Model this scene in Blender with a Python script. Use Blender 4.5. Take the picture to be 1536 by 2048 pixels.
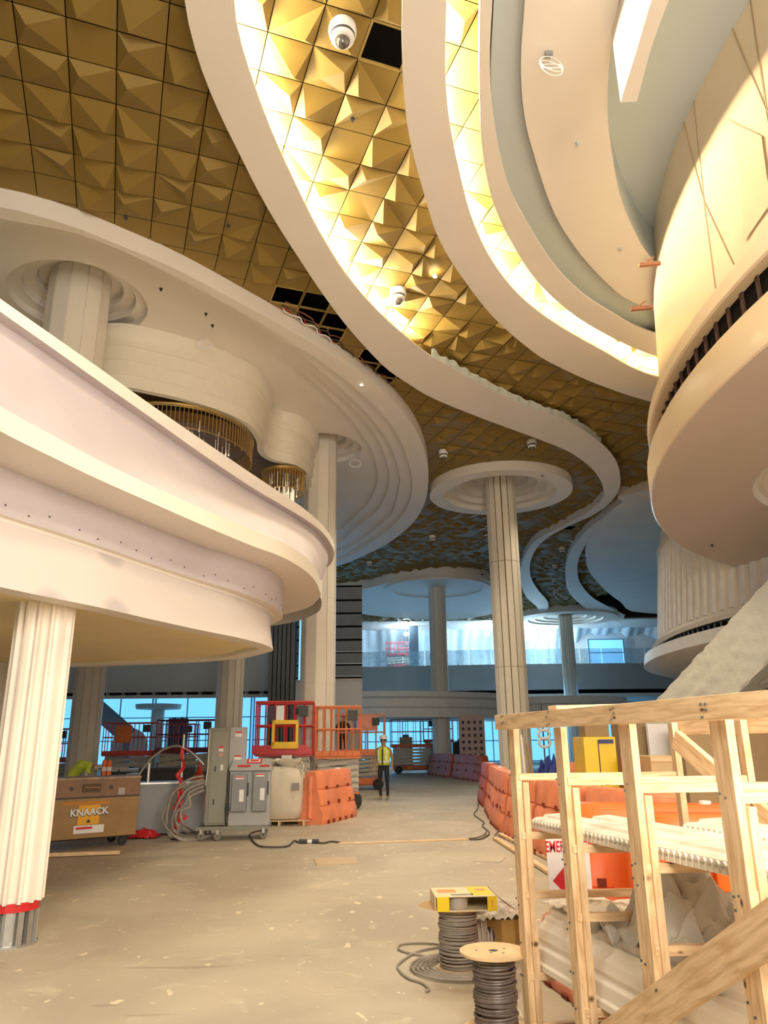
import bpy, bmesh, math, random
from mathutils import Vector, Matrix, noise
from mathutils.geometry import tessellate_polygon
PI = math.pi
sc = bpy.context.scene
for o in list(bpy.data.objects): bpy.data.objects.remove(o)
COL = sc.collection
rnd = random.Random(7)

# ---------------------------------------------------------------- camera
EYE = 1.6; FPX = 1500.0; PIT = math.radians(17.08); ROL = -0.0109
FW = Vector((0, math.cos(PIT), math.sin(PIT)))
_r = Vector((1, 0, 0)); _u = Vector((0, -math.sin(PIT), math.cos(PIT)))
RT = _r*math.cos(ROL)+_u*math.sin(ROL); UP = -_r*math.sin(ROL)+_u*math.cos(ROL)
CP = Vector((0, 0, EYE))
cam = bpy.data.cameras.new('camera'); camo = bpy.data.objects.new('camera', cam); COL.objects.link(camo)
cam.sensor_fit = 'VERTICAL'; cam.sensor_height = 32.0; cam.sensor_width = 24.0
cam.lens = FPX*32.0/2048.0; cam.clip_start = 0.05; cam.clip_end = 400
camo.matrix_world = Matrix(((RT.x, UP.x, -FW.x, CP.x), (RT.y, UP.y, -FW.y, CP.y), (RT.z, UP.z, -FW.z, CP.z), (0, 0, 0, 1)))
sc.camera = camo

# ---------------------------------------------------------------- world, exposure, big lights
w = bpy.data.worlds.new('world'); sc.world = w; w.use_nodes = True
bg = w.node_tree.nodes['Background']; bg.inputs[0].default_value = (1.0, 0.84, 0.66, 1); bg.inputs[1].default_value = 0.36
sc.view_settings.view_transform = 'Standard'; sc.view_settings.look = 'None'
sc.view_settings.exposure = 0.0; sc.view_settings.gamma = 1.0; sc.view_settings.use_curve_mapping = False

def area(name, loc, target, size, power, col, sy=None):
    l = bpy.data.lights.new(name, 'AREA'); l.energy = power; l.color = col; l.size = size
    if sy: l.shape = 'RECTANGLE'; l.size_y = sy
    o = bpy.data.objects.new(name, l); COL.objects.link(o); o.location = loc
    d = Vector(target)-Vector(loc); o.rotation_euler = d.to_track_quat('-Z', 'Y').to_euler(); return o
def point(name, loc, power, col, r=0.15):
    l = bpy.data.lights.new(name, 'POINT'); l.energy = power; l.color = col; l.shadow_soft_size = r
    o = bpy.data.objects.new(name, l); COL.objects.link(o); o.location = loc; return o
WARM = (1.0, 0.83, 0.60); COOL = (0.22, 0.55, 1.0)
def spot(name, loc, target, power, col, ang=120, r=0.4, blend=0.8):
    l = bpy.data.lights.new(name, 'SPOT'); l.energy = power; l.color = col; l.spot_size = math.radians(ang); l.spot_blend = blend; l.shadow_soft_size = r
    o = bpy.data.objects.new(name, l); COL.objects.link(o); o.location = loc
    o.rotation_euler = (Vector(target)-Vector(loc)).to_track_quat('-Z', 'Y').to_euler(); return o
area('fill_light_front', (1.5, -5.0, 6.0), (-1.5, 9, 2.5), 5.0, 900, (1.0, 0.90, 0.80), 3.0)  # unseen fill added behind the camera to brighten the balcony front
area('fill_light_right', (5.0, -3.0, 4.0), (2.0, 6, 0.8), 3.0, 560, (1.0, 0.88, 0.70), 2.0)  # unseen fill added behind the camera to brighten the rack side
for i_, (x_, y_, p_) in enumerate(((-0.5, 3.5, 900), (2.6, 5.5, 1000), (-1.0, 12.5, 1300), (2.2, 15.0, 1300), (-4.5, 8.5, 300), (1.5, 21.0, 900), (-1.8, 27.0, 450), (6.0, 24.0, 400))):
    spot('downlight', (x_, y_, 9.6), (x_, y_, 0), p_, (1.0, 0.86, 0.64), 125, 0.5)  # unseen spots without fixtures, added to brighten the floor
area('fill_light_drum', (1.8, 0.8, 2.4), (6.0, 10, 8.0), 2.0, 230, WARM, 2.0)  # unseen fill added beside the camera to light the cream drum
spot('fill_spot_battens', (7.2, 15.0, 6.9), (10.5, 26, 7.2), 700, WARM, 110, 0.3)  # unseen spot added to brighten the battened drum and shell ceiling
area('daylight_back', (3.0, 54.0, 3.4), (2, 20, -9), 30.0, 1000, COOL, 4.0)
area('daylight_left', (-14.0, 36.0, 2.2), (-4, 22, 2.0), 10.0, 300, COOL, 2.5)

# ---------------------------------------------------------------- picture to place
def ray(px, py): return FW+RT*((px-768)/FPX)+UP*((1024-py)/FPX)
def at_z(px, py, z=0.0):
    d = ray(px, py); return CP+d*((z-EYE)/d.z)
def at_y(px, py, y):
    d = ray(px, py); return CP+d*(y/d.y)
def proj(p):
    v = Vector(p)-CP; d = v.dot(FW)
    if d < 0.05: return (-9e3, -9e3)
    return (768+FPX*v.dot(RT)/d, 1024-FPX*v.dot(UP)/d)

# ---------------------------------------------------------------- materials
MATS = {}
def mat(name, col, rough=0.6, metal=0.0, var=0.06, scale=4.0, bump=0.0, bscale=40.0, spec=0.5, emit=None, es=0.0, trans=0.0, alpha=1.0):
    if name in MATS: return MATS[name]
    m = bpy.data.materials.new(name); m.use_nodes = True; nt = m.node_tree; b = nt.nodes['Principled BSDF']
    b.inputs['Roughness'].default_value = rough; b.inputs['Metallic'].default_value = metal
    b.inputs['Specular IOR Level'].default_value = spec
    tc = nt.nodes.new('ShaderNodeTexCoord')
    n = nt.nodes.new('ShaderNodeTexNoise'); n.inputs['Scale'].default_value = scale; n.inputs['Detail'].default_value = 4
    nt.links.new(tc.outputs['Object'], n.inputs['Vector'])
    r = nt.nodes.new('ShaderNodeValToRGB')
    c1 = [max(0, c*(1-var)) for c in col]; c2 = [min(1, c*(1+var)) for c in col]
    r.color_ramp.elements[0].color = (*c1, 1); r.color_ramp.elements[1].color = (*c2, 1)
    r.color_ramp.elements[0].position = 0.3; r.color_ramp.elements[1].position = 0.7
    nt.links.new(n.outputs['Fac'], r.inputs['Fac']); nt.links.new(r.outputs['Color'], b.inputs['Base Color'])
    if bump:
        n2 = nt.nodes.new('ShaderNodeTexNoise'); n2.inputs['Scale'].default_value = bscale; n2.inputs['Detail'].default_value = 3
        nt.links.new(tc.outputs['Object'], n2.inputs['Vector'])
        bp = nt.nodes.new('ShaderNodeBump'); bp.inputs['Strength'].default_value = bump; bp.inputs['Distance'].default_value = 0.02
        nt.links.new(n2.outputs['Fac'], bp.inputs['Height']); nt.links.new(bp.outputs['Normal'], b.inputs['Normal'])
    if emit:
        b.inputs['Emission Color'].default_value = (*emit, 1); b.inputs['Emission Strength'].default_value = es
    if trans: b.inputs['Transmission Weight'].default_value = trans
    if alpha < 1: b.inputs['Alpha'].default_value = alpha
    MATS[name] = m; return m

plaster = mat('plaster_white', (0.80, 0.75, 0.68), 0.62, var=0.025, scale=0.8)
plaster_b = mat('plaster_pale', (0.72, 0.70, 0.68), 0.6, var=0.04, scale=0.5)
plaster_y = mat('plaster_buff', (0.88, 0.74, 0.42), 0.6, var=0.10, scale=0.5)
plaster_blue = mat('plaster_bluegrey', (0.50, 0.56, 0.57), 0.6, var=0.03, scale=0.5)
primer = mat('drywall_primer', (0.55, 0.50, 0.52), 0.7, var=0.06, scale=1.2)
cream = mat('cream_panel', (0.80, 0.66, 0.46), 0.28, var=0.03, scale=0.6)
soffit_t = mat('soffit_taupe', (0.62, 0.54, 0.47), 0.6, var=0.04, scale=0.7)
gold = mat('gold_panel', (0.25, 0.168, 0.040), 0.55, metal=0.0, spec=0.3, var=0.04, scale=1.0)
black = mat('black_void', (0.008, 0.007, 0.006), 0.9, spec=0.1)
dark = mat('dark_grey', (0.05, 0.05, 0.055), 0.6)
colm = mat('column_plaster', (0.74, 0.69, 0.60), 0.5, var=0.03, scale=1.5)
brass = mat('brass_inlay', (0.10, 0.07, 0.03), 0.4, metal=0.5)
concrete_grey = mat('fascia_grey', (0.42, 0.44, 0.46), 0.6, var=0.05, scale=0.6)
steel = mat('galvanised_steel', (0.50, 0.50, 0.48), 0.35, metal=0.8, var=0.1, scale=9)
orange = mat('barrier_orange', (0.80, 0.20, 0.07), 0.45, var=0.14, scale=3.5, bump=0.08)
orange2 = mat('barrier_orange_bright', (0.90, 0.17, 0.02), 0.4, var=0.10, scale=3.0, bump=0.06)
orange3 = mat('barrier_orange_dark', (0.52, 0.10, 0.03), 0.5, var=0.2, scale=4.0, bump=0.1)
orange4 = mat('barrier_orange_faded', (0.82, 0.27, 0.13), 0.55, var=0.16, scale=2.5, bump=0.1)
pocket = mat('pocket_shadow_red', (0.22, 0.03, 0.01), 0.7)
redp = mat('lift_red', (0.50, 0.03, 0.03), 0.4, var=0.15, scale=5)
orangep = mat('lift_orange', (0.75, 0.17, 0.03), 0.4, var=0.15, scale=5)
pinkp = mat('lift_faded_orange', (0.72, 0.27, 0.17), 0.5, var=0.15, scale=5)
armm = mat('lift_arm_grey', (0.46, 0.43, 0.36), 0.5, var=0.1, scale=4)
rubber = mat('rubber', (0.03, 0.03, 0.03), 0.8)
yellow = mat('yellow_paint', (0.85, 0.55, 0.02), 0.5, var=0.08)
white = mat('white_paint', (0.80, 0.80, 0.78), 0.5, var=0.05)
foam = mat('foam_moulding', (0.90, 0.84, 0.72), 0.6, var=0.03, scale=3, bump=0.05)
cable_m = mat('cable_grey', (0.33, 0.29, 0.24), 0.45, var=0.12, scale=20)
cable_d = mat('cable_black', (0.07, 0.06, 0.05), 0.5)
cart_g = mat('switchgear_green_grey', (0.24, 0.24, 0.19), 0.45, var=0.06, scale=3)
cart_l = mat('transformer_grey', (0.40, 0.41, 0.40), 0.4, var=0.06, scale=3)
cart_d = mat('disconnect_grey', (0.24, 0.25, 0.26), 0.4, var=0.06, scale=3)
tan = mat('jobsite_tan', (0.33, 0.20, 0.075), 0.5, var=0.14, scale=3, bump=0.05)
card = mat('cardboard', (0.45, 0.29, 0.14), 0.8, var=0.08, scale=3)
card_d = mat('cardboard_brown', (0.27, 0.18, 0.09), 0.8, var=0.1, scale=3)
sackm = mat('woven_sack', (0.66, 0.60, 0.48), 0.8, var=0.07, scale=3, bump=0.15, bscale=60)
red_t = mat('red_tape', (0.60, 0.02, 0.02), 0.5)
skin = mat('skin', (0.42, 0.24, 0.15), 0.6)
hiviz = mat('hi_vis_yellow', (0.60, 0.72, 0.06), 0.7, var=0.1, scale=12)
silver = mat('reflective_tape', (0.75, 0.75, 0.68), 0.4)
brown_shirt = mat('brown_shirt', (0.34, 0.19, 0.08), 0.85, var=0.15, scale=10)
trouser = mat('black_trousers', (0.02, 0.02, 0.022), 0.85)
boot = mat('tan_boots', (0.36, 0.23, 0.10), 0.8)
lampw = mat('lamp_glow_cool', (1, 1, 1), emit=(0.55, 0.88, 1.0), es=60)
lampy = mat('lamp_glow_warm', (1, 1, 1), emit=(1.0, 0.80, 0.50), es=40)
ledm = mat('cove_led', (1, 1, 1), emit=(1.0, 0.84, 0.56), es=400)
winm = mat('window_daylight', (0.4, 0.6, 0.8), emit=(0.12, 0.50, 1.0), es=1.3)
winm2 = mat('window_daylight_pale', (0.3, 0.6, 0.8), emit=(0.17, 0.58, 1.0), es=1.25)

def lumber():
    m = bpy.data.materials.new('pine_lumber'); m.use_nodes = True; nt = m.node_tree; b = nt.nodes['Principled BSDF']
    tc = nt.nodes.new('ShaderNodeTexCoord'); mp = nt.nodes.new('ShaderNodeMapping'); mp.inputs['Scale'].default_value = (5, 40, 40)
    nt.links.new(tc.outputs['UV'], mp.inputs['Vector'])
    n = nt.nodes.new('ShaderNodeTexNoise'); n.inputs['Scale'].default_value = 1.0; n.inputs['Detail'].default_value = 5; n.inputs['Distortion'].default_value = 0.6
    nt.links.new(mp.outputs[0], n.inputs['Vector'])
    r = nt.nodes.new('ShaderNodeValToRGB'); r.color_ramp.elements[0].color = (0.60, 0.385, 0.195, 1); r.color_ramp.elements[1].color = (0.83, 0.61, 0.37, 1)
    r.color_ramp.elements[0].position = 0.32; r.color_ramp.elements[1].position = 0.6
    nt.links.new(n.outputs['Fac'], r.inputs['Fac'])
    v = nt.nodes.new('ShaderNodeTexVoronoi'); v.inputs['Scale'].default_value = 1.0
    mp2 = nt.nodes.new('ShaderNodeMapping'); mp2.inputs['Scale'].default_value = (5.0, 9.0, 9.0)
    nt.links.new(tc.outputs['UV'], mp2.inputs['Vector']); nt.links.new(mp2.outputs[0], v.inputs['Vector'])
    k = nt.nodes.new('ShaderNodeValToRGB'); k.color_ramp.elements[0].position = 0.035; k.color_ramp.elements[1].position = 0.10
    k.color_ramp.elements[0].color = (1, 1, 1, 1); k.color_ramp.elements[1].color = (0, 0, 0, 1)
    nt.links.new(v.outputs['Distance'], k.inputs['Fac'])
    mx = nt.nodes.new('ShaderNodeMixRGB'); mx.inputs[2].default_value = (0.12, 0.05, 0.02, 1)
    nt.links.new(k.outputs[0], mx.inputs[0]); nt.links.new(r.outputs[0], mx.inputs[1])
    nt.links.new(mx.outputs[0], b.inputs['Base Color']); b.inputs['Roughness'].default_value = 0.65
    return m
pine = lumber()

def floor_mat():
    m = bpy.data.materials.new('dusty_concrete'); m.use_nodes = True; nt = m.node_tree; b = nt.nodes['Principled BSDF']
    tc = nt.nodes.new('ShaderNodeTexCoord')
    def nz(scale, det, dist=0.0, sx=1, sy=1, rot=0):
        mp = nt.nodes.new('ShaderNodeMapping'); mp.inputs['Scale'].default_value = (sx, sy, 1); mp.inputs['Rotation'].default_value = (0, 0, rot)
        nt.links.new(tc.outputs['Object'], mp.inputs['Vector'])
        n = nt.nodes.new('ShaderNodeTexNoise'); n.inputs['Scale'].default_value = scale; n.inputs['Detail'].default_value = det; n.inputs['Distortion'].default_value = dist
        nt.links.new(mp.outputs[0], n.inputs['Vector']); return n.outputs['Fac']
    r1 = nt.nodes.new('ShaderNodeValToRGB'); r1.color_ramp.elements[0].color = (0.40, 0.345, 0.26, 1); r1.color_ramp.elements[1].color = (0.50, 0.44, 0.335, 1)
    r1.color_ramp.elements[0].position = 0.35; r1.color_ramp.elements[1].position = 0.65
    nt.links.new(nz(0.7, 8, 0.8), r1.inputs['Fac'])
    def over(prev, fac_out, p0, p1, col, amt):
        k = nt.nodes.new('ShaderNodeValToRGB'); k.color_ramp.elements[0].position = p0; k.color_ramp.elements[1].position = p1
        k.color_ramp.elements[0].color = (0, 0, 0, 1); k.color_ramp.elements[1].color = (amt, amt, amt, 1)
        nt.links.new(fac_out, k.inputs['Fac'])
        mx = nt.nodes.new('ShaderNodeMixRGB'); mx.inputs[2].default_value = (*col, 1)
        nt.links.new(k.outputs[0], mx.inputs[0]); nt.links.new(prev, mx.inputs[1]); return mx.outputs[0]
    c = r1.outputs[0]
    c = over(c, nz(3.0, 6, 1.0), 0.60, 0.72, (0.62, 0.55, 0.42), 0.6)
    c = over(c, nz(7.0, 2, 0.3, 1.0, 0.5), 0.68, 0.70, (0.74, 0.66, 0.48), 0.8)
    c = over(c, nz(2.0, 5, 2.0, 0.35, 3.0, 0.9), 0.66, 0.72, (0.22, 0.18, 0.12), 0.45)
    c = over(c, nz(16.0, 2, 0.2), 0.70, 0.72, (0.80, 0.72, 0.52), 0.6)
    nt.links.new(c, b.inputs['Base Color'])
    b.inputs['Roughness'].default_value = 0.62
    n2 = nz(12, 5); bp = nt.nodes.new('ShaderNodeBump'); bp.inputs['Strength'].default_value = 0.2; bp.inputs['Distance'].default_value = 0.02
    nt.links.new(n2, bp.inputs['Height']); nt.links.new(bp.outputs[0], b.inputs['Normal'])
    return m
floorm = floor_mat()

# ---------------------------------------------------------------- mesh helpers
class MB:
    def __init__(s, M=None): s.v = []; s.f = []; s.mi = []; s.M = M or Matrix.Identity(4); s.cur = 0; s.uv = None
    def add(s, vs, fs):
        o = len(s.v); s.v += [s.M @ Vector(v) for v in vs]; s.f += [tuple(i+o for i in f) for f in fs]; s.mi += [s.cur]*len(fs); return s
    def box(s, c, d, rz=0.0, R=None):
        x, y, z = [t/2 for t in d]
        vs = [Vector((a*x, b*y, e*z)) for a in (-1, 1) for b in (-1, 1) for e in (-1, 1)]
        if R is None and rz: R = Matrix.Rotation(rz, 3, 'Z')
        if R is not None: vs = [R @ v for v in vs]
        return s.add([v+Vector(c) for v in vs], [(0, 1, 3, 2), (4, 6, 7, 5), (0, 4, 5, 1), (2, 3, 7, 6), (0, 2, 6, 4), (1, 5, 7, 3)])
    def bar(s, p0, p1, w, h, up=(0, 0, 1)):
        p0 = Vector(p0); p1 = Vector(p1); d = (p1-p0).normalized(); u = Vector(up)
        a = d.cross(u)
        if a.length < 1e-4: a = d.cross(Vector((0, 1, 0)))
        a.normalize(); b = a.cross(d).normalized()
        vs = [p+a*(i*w/2)+b*(j*h/2) for p in (p0, p1) for i, j in ((-1, -1), (1, -1), (1, 1), (-1, 1))]
        return s.add(vs, [(0, 1, 2, 3), (7, 6, 5, 4), (0, 4, 5, 1), (1, 5, 6, 2), (2, 6, 7, 3), (3, 7, 4, 0)])
    def tube(s, pts, r, n=8, caps=True):
        pts = [Vector(p) for p in pts]; m = len(pts); rs = r if isinstance(r, (list, tuple)) else [r]*m
        vs = []; prev = None
        for i, p in enumerate(pts):
            t = (pts[min(i+1, m-1)]-pts[max(i-1, 0)])
            if t.length < 1e-9: t = Vector((0, 0, 1))
            t.normalize()
            if prev is None:
                a = t.cross(Vector((0, 0, 1)))
                if a.length < 1e-3: a = t.cross(Vector((1, 0, 0)))
            else: a = prev-t*prev.dot(t)
            a.normalize(); prev = a; b = t.cross(a)
            for k in range(n):
                an = 2*PI*k/n; vs.append(p+(a*math.cos(an)+b*math.sin(an))*rs[i])
        fs = [(i*n+k, i*n+(k+1) % n, (i+1)*n+(k+1) % n, (i+1)*n+k) for i in range(m-1) for k in range(n)]
        if caps: fs += [tuple(range(n-1, -1, -1)), tuple((m-1)*n+k for k in range(n))]
        return s.add(vs, fs)
    def lathe(s, prof, c=(0, 0, 0), n=32, a0=0, a1=2*PI):
        full = abs(a1-a0-2*PI) < 1e-6; c = Vector(c); q = n if full else n+1; vs = []
        for r, z in prof:
            for k in range(q):
                an = a0+(a1-a0)*k/n; vs.append(c+Vector((r*math.cos(an), r*math.sin(an), z)))
        fs = []
        for i in range(len(prof)-1):
            for k in range(n):
                k2 = (k+1) % q; fs.append((i*q+k, i*q+k2, (i+1)*q+k2, (i+1)*q+k))
        return s.add(vs, fs)
    def rings(s, loops, closed=True):
        n = len(loops[0]); vs = [p for L in loops for p in L]; fs = []
        for i in range(len(loops)-1):
            for k in range(n if closed else n-1):
                k2 = (k+1) % n; fs.append((i*n+k, i*n+k2, (i+1)*n+k2, (i+1)*n+k))
        return s.add(vs, fs)
    def poly(s, pts, holes=()):
        loops = [[Vector(p) for p in pts]]+[[Vector(p) for p in h] for h in holes]
        t = tessellate_polygon(loops); vs = [p for L in loops for p in L]
        return s.add(vs, [tuple(f) for f in t])
    def prism(s, pts2, z0, z1):
        lo = [Vector((p[0], p[1], z0)) for p in pts2]; hi = [Vector((p[0], p[1], z1)) for p in pts2]
        s.rings([lo, hi]); s.poly(lo); s.poly(hi); return s
    def build(s, name, m, parent=None, smooth=False, bevel=0.0, uvbox=False, ang=35, recalc=True, seg=2):
        me = bpy.data.meshes.new(name); me.from_pydata([tuple(v) for v in s.v], [], s.f)
        ms = m if isinstance(m, (list, tuple)) else [m]
        for x in ms: me.materials.append(x)
        if len(ms) > 1: me.polygons.foreach_set('material_index', s.mi)
        bm = bmesh.new(); bm.from_mesh(me)
        if recalc: bmesh.ops.recalc_face_normals(bm, faces=bm.faces)
        if smooth:
            for f in bm.faces: f.smooth = True
            for e in bm.edges:
                if len(e.link_faces) == 2 and e.calc_face_angle(0) > math.radians(ang): e.smooth = False
        bm.to_mesh(me); bm.free(); me.update()
        o = bpy.data.objects.new(name, me); COL.objects.link(o)
        if parent: o.parent = parent
        if bevel:
            b = o.modifiers.new('bevel', 'BEVEL'); b.width = bevel; b.segments = seg; b.limit_method = 'ANGLE'
        return o
def lum(name, p0, p1, w, h, parent, up=(0, 0, 1), bev=0.003):
    mb = MB(); mb.bar(p0, p1, w, h, up); o = mb.build(name, pine, parent, bevel=bev)
    me = o.data; uv = me.uv_layers.new(name='UVMap'); p0 = Vector(p0); d = (Vector(p1)-p0).normalized()
    off = rnd.random()*50; a = d.orthogonal().normalized(); b = d.cross(a)
    for lp in me.loops:
        v = me.vertices[lp.vertex_index].co-p0; uv.data[lp.index].uv = (v.dot(d)+off, v.dot(a)+v.dot(b)*0.7+off)
    return o
def tag(o, label=None, cat=None, group=None, kind=None):
    if label: o['label'] = label
    if cat: o['category'] = cat
    if group: o['group'] = group
    if kind: o['kind'] = kind
    return o
def thing(name, label, cat, loc=(0, 0, 0), rz=0.0, group=None):
    o = bpy.data.objects.new(name, None); o.empty_display_size = 0.1; COL.objects.link(o); o.location = loc; o.rotation_euler = (0, 0, rz)
    return tag(o, label, cat, group)
def struct(o, label): return tag(o, label, None, None, 'structure')
def crom(pts, k=6, closed=False):
    pts = [Vector(p) for p in pts]; n = len(pts); out = []
    rng = range(n if closed else n-1)
    for i in rng:
        if closed: a, b, c, d = pts[(i-1) % n], pts[i], pts[(i+1) % n], pts[(i+2) % n]
        else: a, b, c, d = pts[max(i-1, 0)], pts[i], pts[i+1], pts[min(i+2, n-1)]
        for j in range(k):
            t = j/k; out.append(0.5*((2*b)+(c-a)*t+(2*a-5*b+4*c-d)*t*t+(3*b-a-3*c+d)*t**3))
    if not closed: out.append(pts[-1])
    return out
def resample(pts, n, closed=False):
    P = [Vector(p) for p in pts]
    if closed: P = P+[P[0]]
    L = [0]
    for i in range(1, len(P)): L.append(L[-1]+(P[i]-P[i-1]).length)
    out = []; j = 0; m = n if closed else n-1
    for k in range(n):
        s = L[-1]*k/m
        while j < len(L)-2 and L[j+1] < s: j += 1
        t = (s-L[j])/max(1e-9, L[j+1]-L[j]); out.append(P[j].lerp(P[j+1], min(1, max(0, t))))
    return out
def zset(L, z): return [Vector((p[0], p[1], z)) for p in L]
def pz(L, z): return [at_z(x, y, z) for x, y in L]
def pz2(L, z0, z1, x0, x1):
    out = []
    for x, y in L:
        t = min(1, max(0, (x-x0)/(x1-x0))); z = z0+(z1-z0)*t; p = at_z(x, y, z); out.append(Vector((p.x, p.y, z0)))
    return out
def inside(pt, poly):
    x, y = pt[0], pt[1]; c = False; j = len(poly)-1
    for i in range(len(poly)):
        xi, yi = poly[i][0], poly[i][1]; xj, yj = poly[j][0], poly[j][1]
        if (yi > y) != (yj > y) and x < (xj-xi)*(y-yi)/(yj-yi)+xi: c = not c
        j = i
    return c
def copy_tree(o, loc, rz=None, label=None, mats=None):
    c = o.copy(); COL.objects.link(c); c.location = loc
    if rz is not None: c.rotation_euler = (0, 0, rz)
    if label: c['label'] = label
    def rec(src, dst):
        for ch in [x for x in list(bpy.data.objects) if x.parent == src]:
            d = ch.copy()
            if mats and ch.data and ch.data.materials and ch.data.materials[0] in mats:
                d.data = ch.data.copy(); d.data.materials[0] = mats[ch.data.materials[0]]
            COL.objects.link(d); d.parent = dst; rec(ch, d)
    rec(o, c); return c
def text_mesh(name, s, size, m, parent, M, ext=0.001, align='CENTER', bold=0.0):
    cu = bpy.data.curves.new(name, 'FONT'); cu.body = s; cu.size = size; cu.extrude = ext; cu.align_x = align; cu.align_y = 'CENTER'; cu.offset = bold
    t = bpy.data.objects.new(name, cu); COL.objects.link(t); bpy.context.view_layer.update()
    me = bpy.data.meshes.new_from_object(t); bpy.data.objects.remove(t)
    me.materials.clear(); me.materials.append(m)
    o = bpy.data.objects.new(name, me); COL.objects.link(o); o.parent = parent; o.matrix_local = M; return o

# ================================================================ STRUCTURE
ZG = 10.22; ZB = 9.9
o = MB().box((0, 25, -0.05), (90, 80, 0.1)).build('floor', floorm); struct(o, 'dusty bare concrete floor')

# ---- traced outlines of the ceiling bands (plan curves at their own height)
b1L = [(352, -120), (369, 0), (380, 60), (400, 130), (425, 195), (450, 250), (480, 310), (515, 380), (555, 450), (600, 520), (645, 580), (700, 645), (768, 710), (818, 745), (868, 775), (968, 817), (1068, 855), (1138, 885), (1183, 920), (1204, 955), (1203, 980), (1178, 1005), (1128, 1035), (1073, 1065), (1050, 1095), (1040, 1130), (1042, 1160), (1053, 1185), (1075, 1207), (1070, 1222), (1048, 1234)]
b1R = [(455, -120), (468, 0), (475, 60), (490, 115), (515, 190), (548, 275), (575, 335), (618, 425), (652, 487), (700, 560), (768, 635), (848, 703), (893, 730), (968, 772), (1048, 810), (1138, 843), (1198, 883), (1230, 918), (1240, 950), (1238, 980), (1218, 1007), (1183, 1032), (1138, 1052), (1093, 1077), (1070, 1102), (1060, 1130), (1063, 1158), (1078, 1182), (1096, 1205), (1092, 1224), (1070, 1240)]
b2L = [(806, -120), (803, 0), (805, 125), (818, 240), (843, 340), (878, 450), (933, 540), (988, 610), (1048, 665), (1098, 700), (1193, 745), (1295, 780), (1420, 808)]
b2R = [(897, -120), (893, 0), (891, 150), (900, 250), (918, 340), (943, 435), (983, 520), (1038, 590), (1108, 645), (1203, 700), (1293, 747), (1420, 775)]
b3L = [(960, -120), (957, 0), (957, 150), (963, 270), (983, 370), (1018, 450), (1068, 530), (1128, 590), (1193, 635), (1285, 680), (1400, 715)]
b3R = [(990, -120), (985, 0), (980, 125), (988, 240), (1013, 360), (1048, 435), (1108, 530), (1168, 590), (1228, 628), (1285, 658), (1400, 690)]
t4 = [(1056, -120), (1050, 0), (1042, 125), (1048, 225), (1068, 310), (1108, 425), (1158, 505), (1218, 570), (1268, 605), (1400, 660)]
t5 = [(1262, -120), (1238, 0), (1220, 115), (1215, 215), (1223, 300), (1240, 390), (1268, 460), (1307, 520), (1400, 600)]
b4L = [(1420, 880), (1285, 965), (1218, 1010), (1168, 1050), (1138, 1095), (1130, 1140), (1138, 1175), (1168, 1205), (1203, 1225), (1243, 1238)]
b4R = [(1420, 900), (1285, 985), (1238, 1018), (1195, 1058), (1168, 1095), (1155, 1130), (1160, 1165), (1185, 1195), (1220, 1215), (1250, 1230)]

def ribbon(name, L, R, z0, label, split=0.45, lip=0.03, n=160, m=plaster):
    l = resample(crom(pz2(L, z0, ZG, 600, 780), 6), n); r = resample(crom(pz(R, z0), 6), n)
    mid = [a.lerp(b, split) for a, b in zip(l, r)]
    zt = ZG-0.02
    loops = [zset(l, zt), zset(l, z0), zset(r, z0), zset(r, z0+lip), zset(mid, z0+lip), zset(mid, zt)]
    mb = MB()
    for a, b in zip(loops[:-1], loops[1:]): mb.rings([a, b], closed=False)
    o = mb.build(name, m, smooth=True); struct(o, label); return l, r, mid
l1, r1, m1 = ribbon('trim_1', b1L, b1R, ZB, 'long S-curved white ceiling band, widest and nearest of the bands')
l2, r2, m2 = ribbon('trim_2', b2L, b2R, ZB, 'curved white ceiling band between the two lit gold strips')
l3, r3, m3 = ribbon('trim_3', b3L, b3R, ZB+0.02, 'thin white rim of the round ceiling tray', 0.4)
l4, r4, m4 = ribbon('trim_4', b4L, b4R, ZB, 'far curved white ceiling band beside the white shell ceiling')
# tray planes
def plane_between(name, A, B, za, zb, m, label, zr=None, n=120):
    a = resample(crom(pz(A, za), 6), n); b = resample(crom(pz(B, zb), 6), n)
    mb = MB(); mb.rings([zset(a, (zr if zr is not None else za)), a, b], closed=False)
    o = mb.build(name, m, smooth=True); struct(o, label)
plane_between('ceiling_tray_step', b3R, t4, ZB+0.20, ZB+0.20, plaster_blue, 'blue-grey recessed step of the round tray', ZB+0.02)  # blue-grey colour stands in for the cooler shade on this step
plane_between('ceiling_tray_field', t4, t5, ZB+0.10, ZB+0.10, plaster, 'pale field of the round tray', ZB+0.20)
inner = crom(pz(t5, ZB+0.10), 6)
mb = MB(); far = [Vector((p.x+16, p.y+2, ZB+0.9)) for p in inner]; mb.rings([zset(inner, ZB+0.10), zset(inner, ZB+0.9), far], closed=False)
o = mb.build('ceiling_tray_centre', plaster_blue); struct(o, 'blue-grey innermost disc of the round tray')  # cooler shade of the inner recess put into the plaster colour

# cove LED strips lying on the shelves of the bands
def cove(r, m, t0, t1, label, z=ZB+0.06, f=0.80):
    n = len(r); pts = [m[i].lerp(r[i], f) for i in range(int(n*t0), int(n*t1))]; pts = zset(pts, z)
    o = MB().tube(pts, 0.022, 6).build('cove_light_strip', ledm); tag(o, label, 'light strip')
def tpar(r, px, py, z):
    q = at_z(px, py, z); return min(range(len(r)), key=lambda i: (r[i]-q).length)/len(r)
cove(r1, m1, 0.0, tpar(r1, 848, 703, ZB), 'warm LED strip hidden on the widest white band')
cove(r2, m2, 0.0, 0.99, 'warm LED strip hidden on the middle white band')

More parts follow.
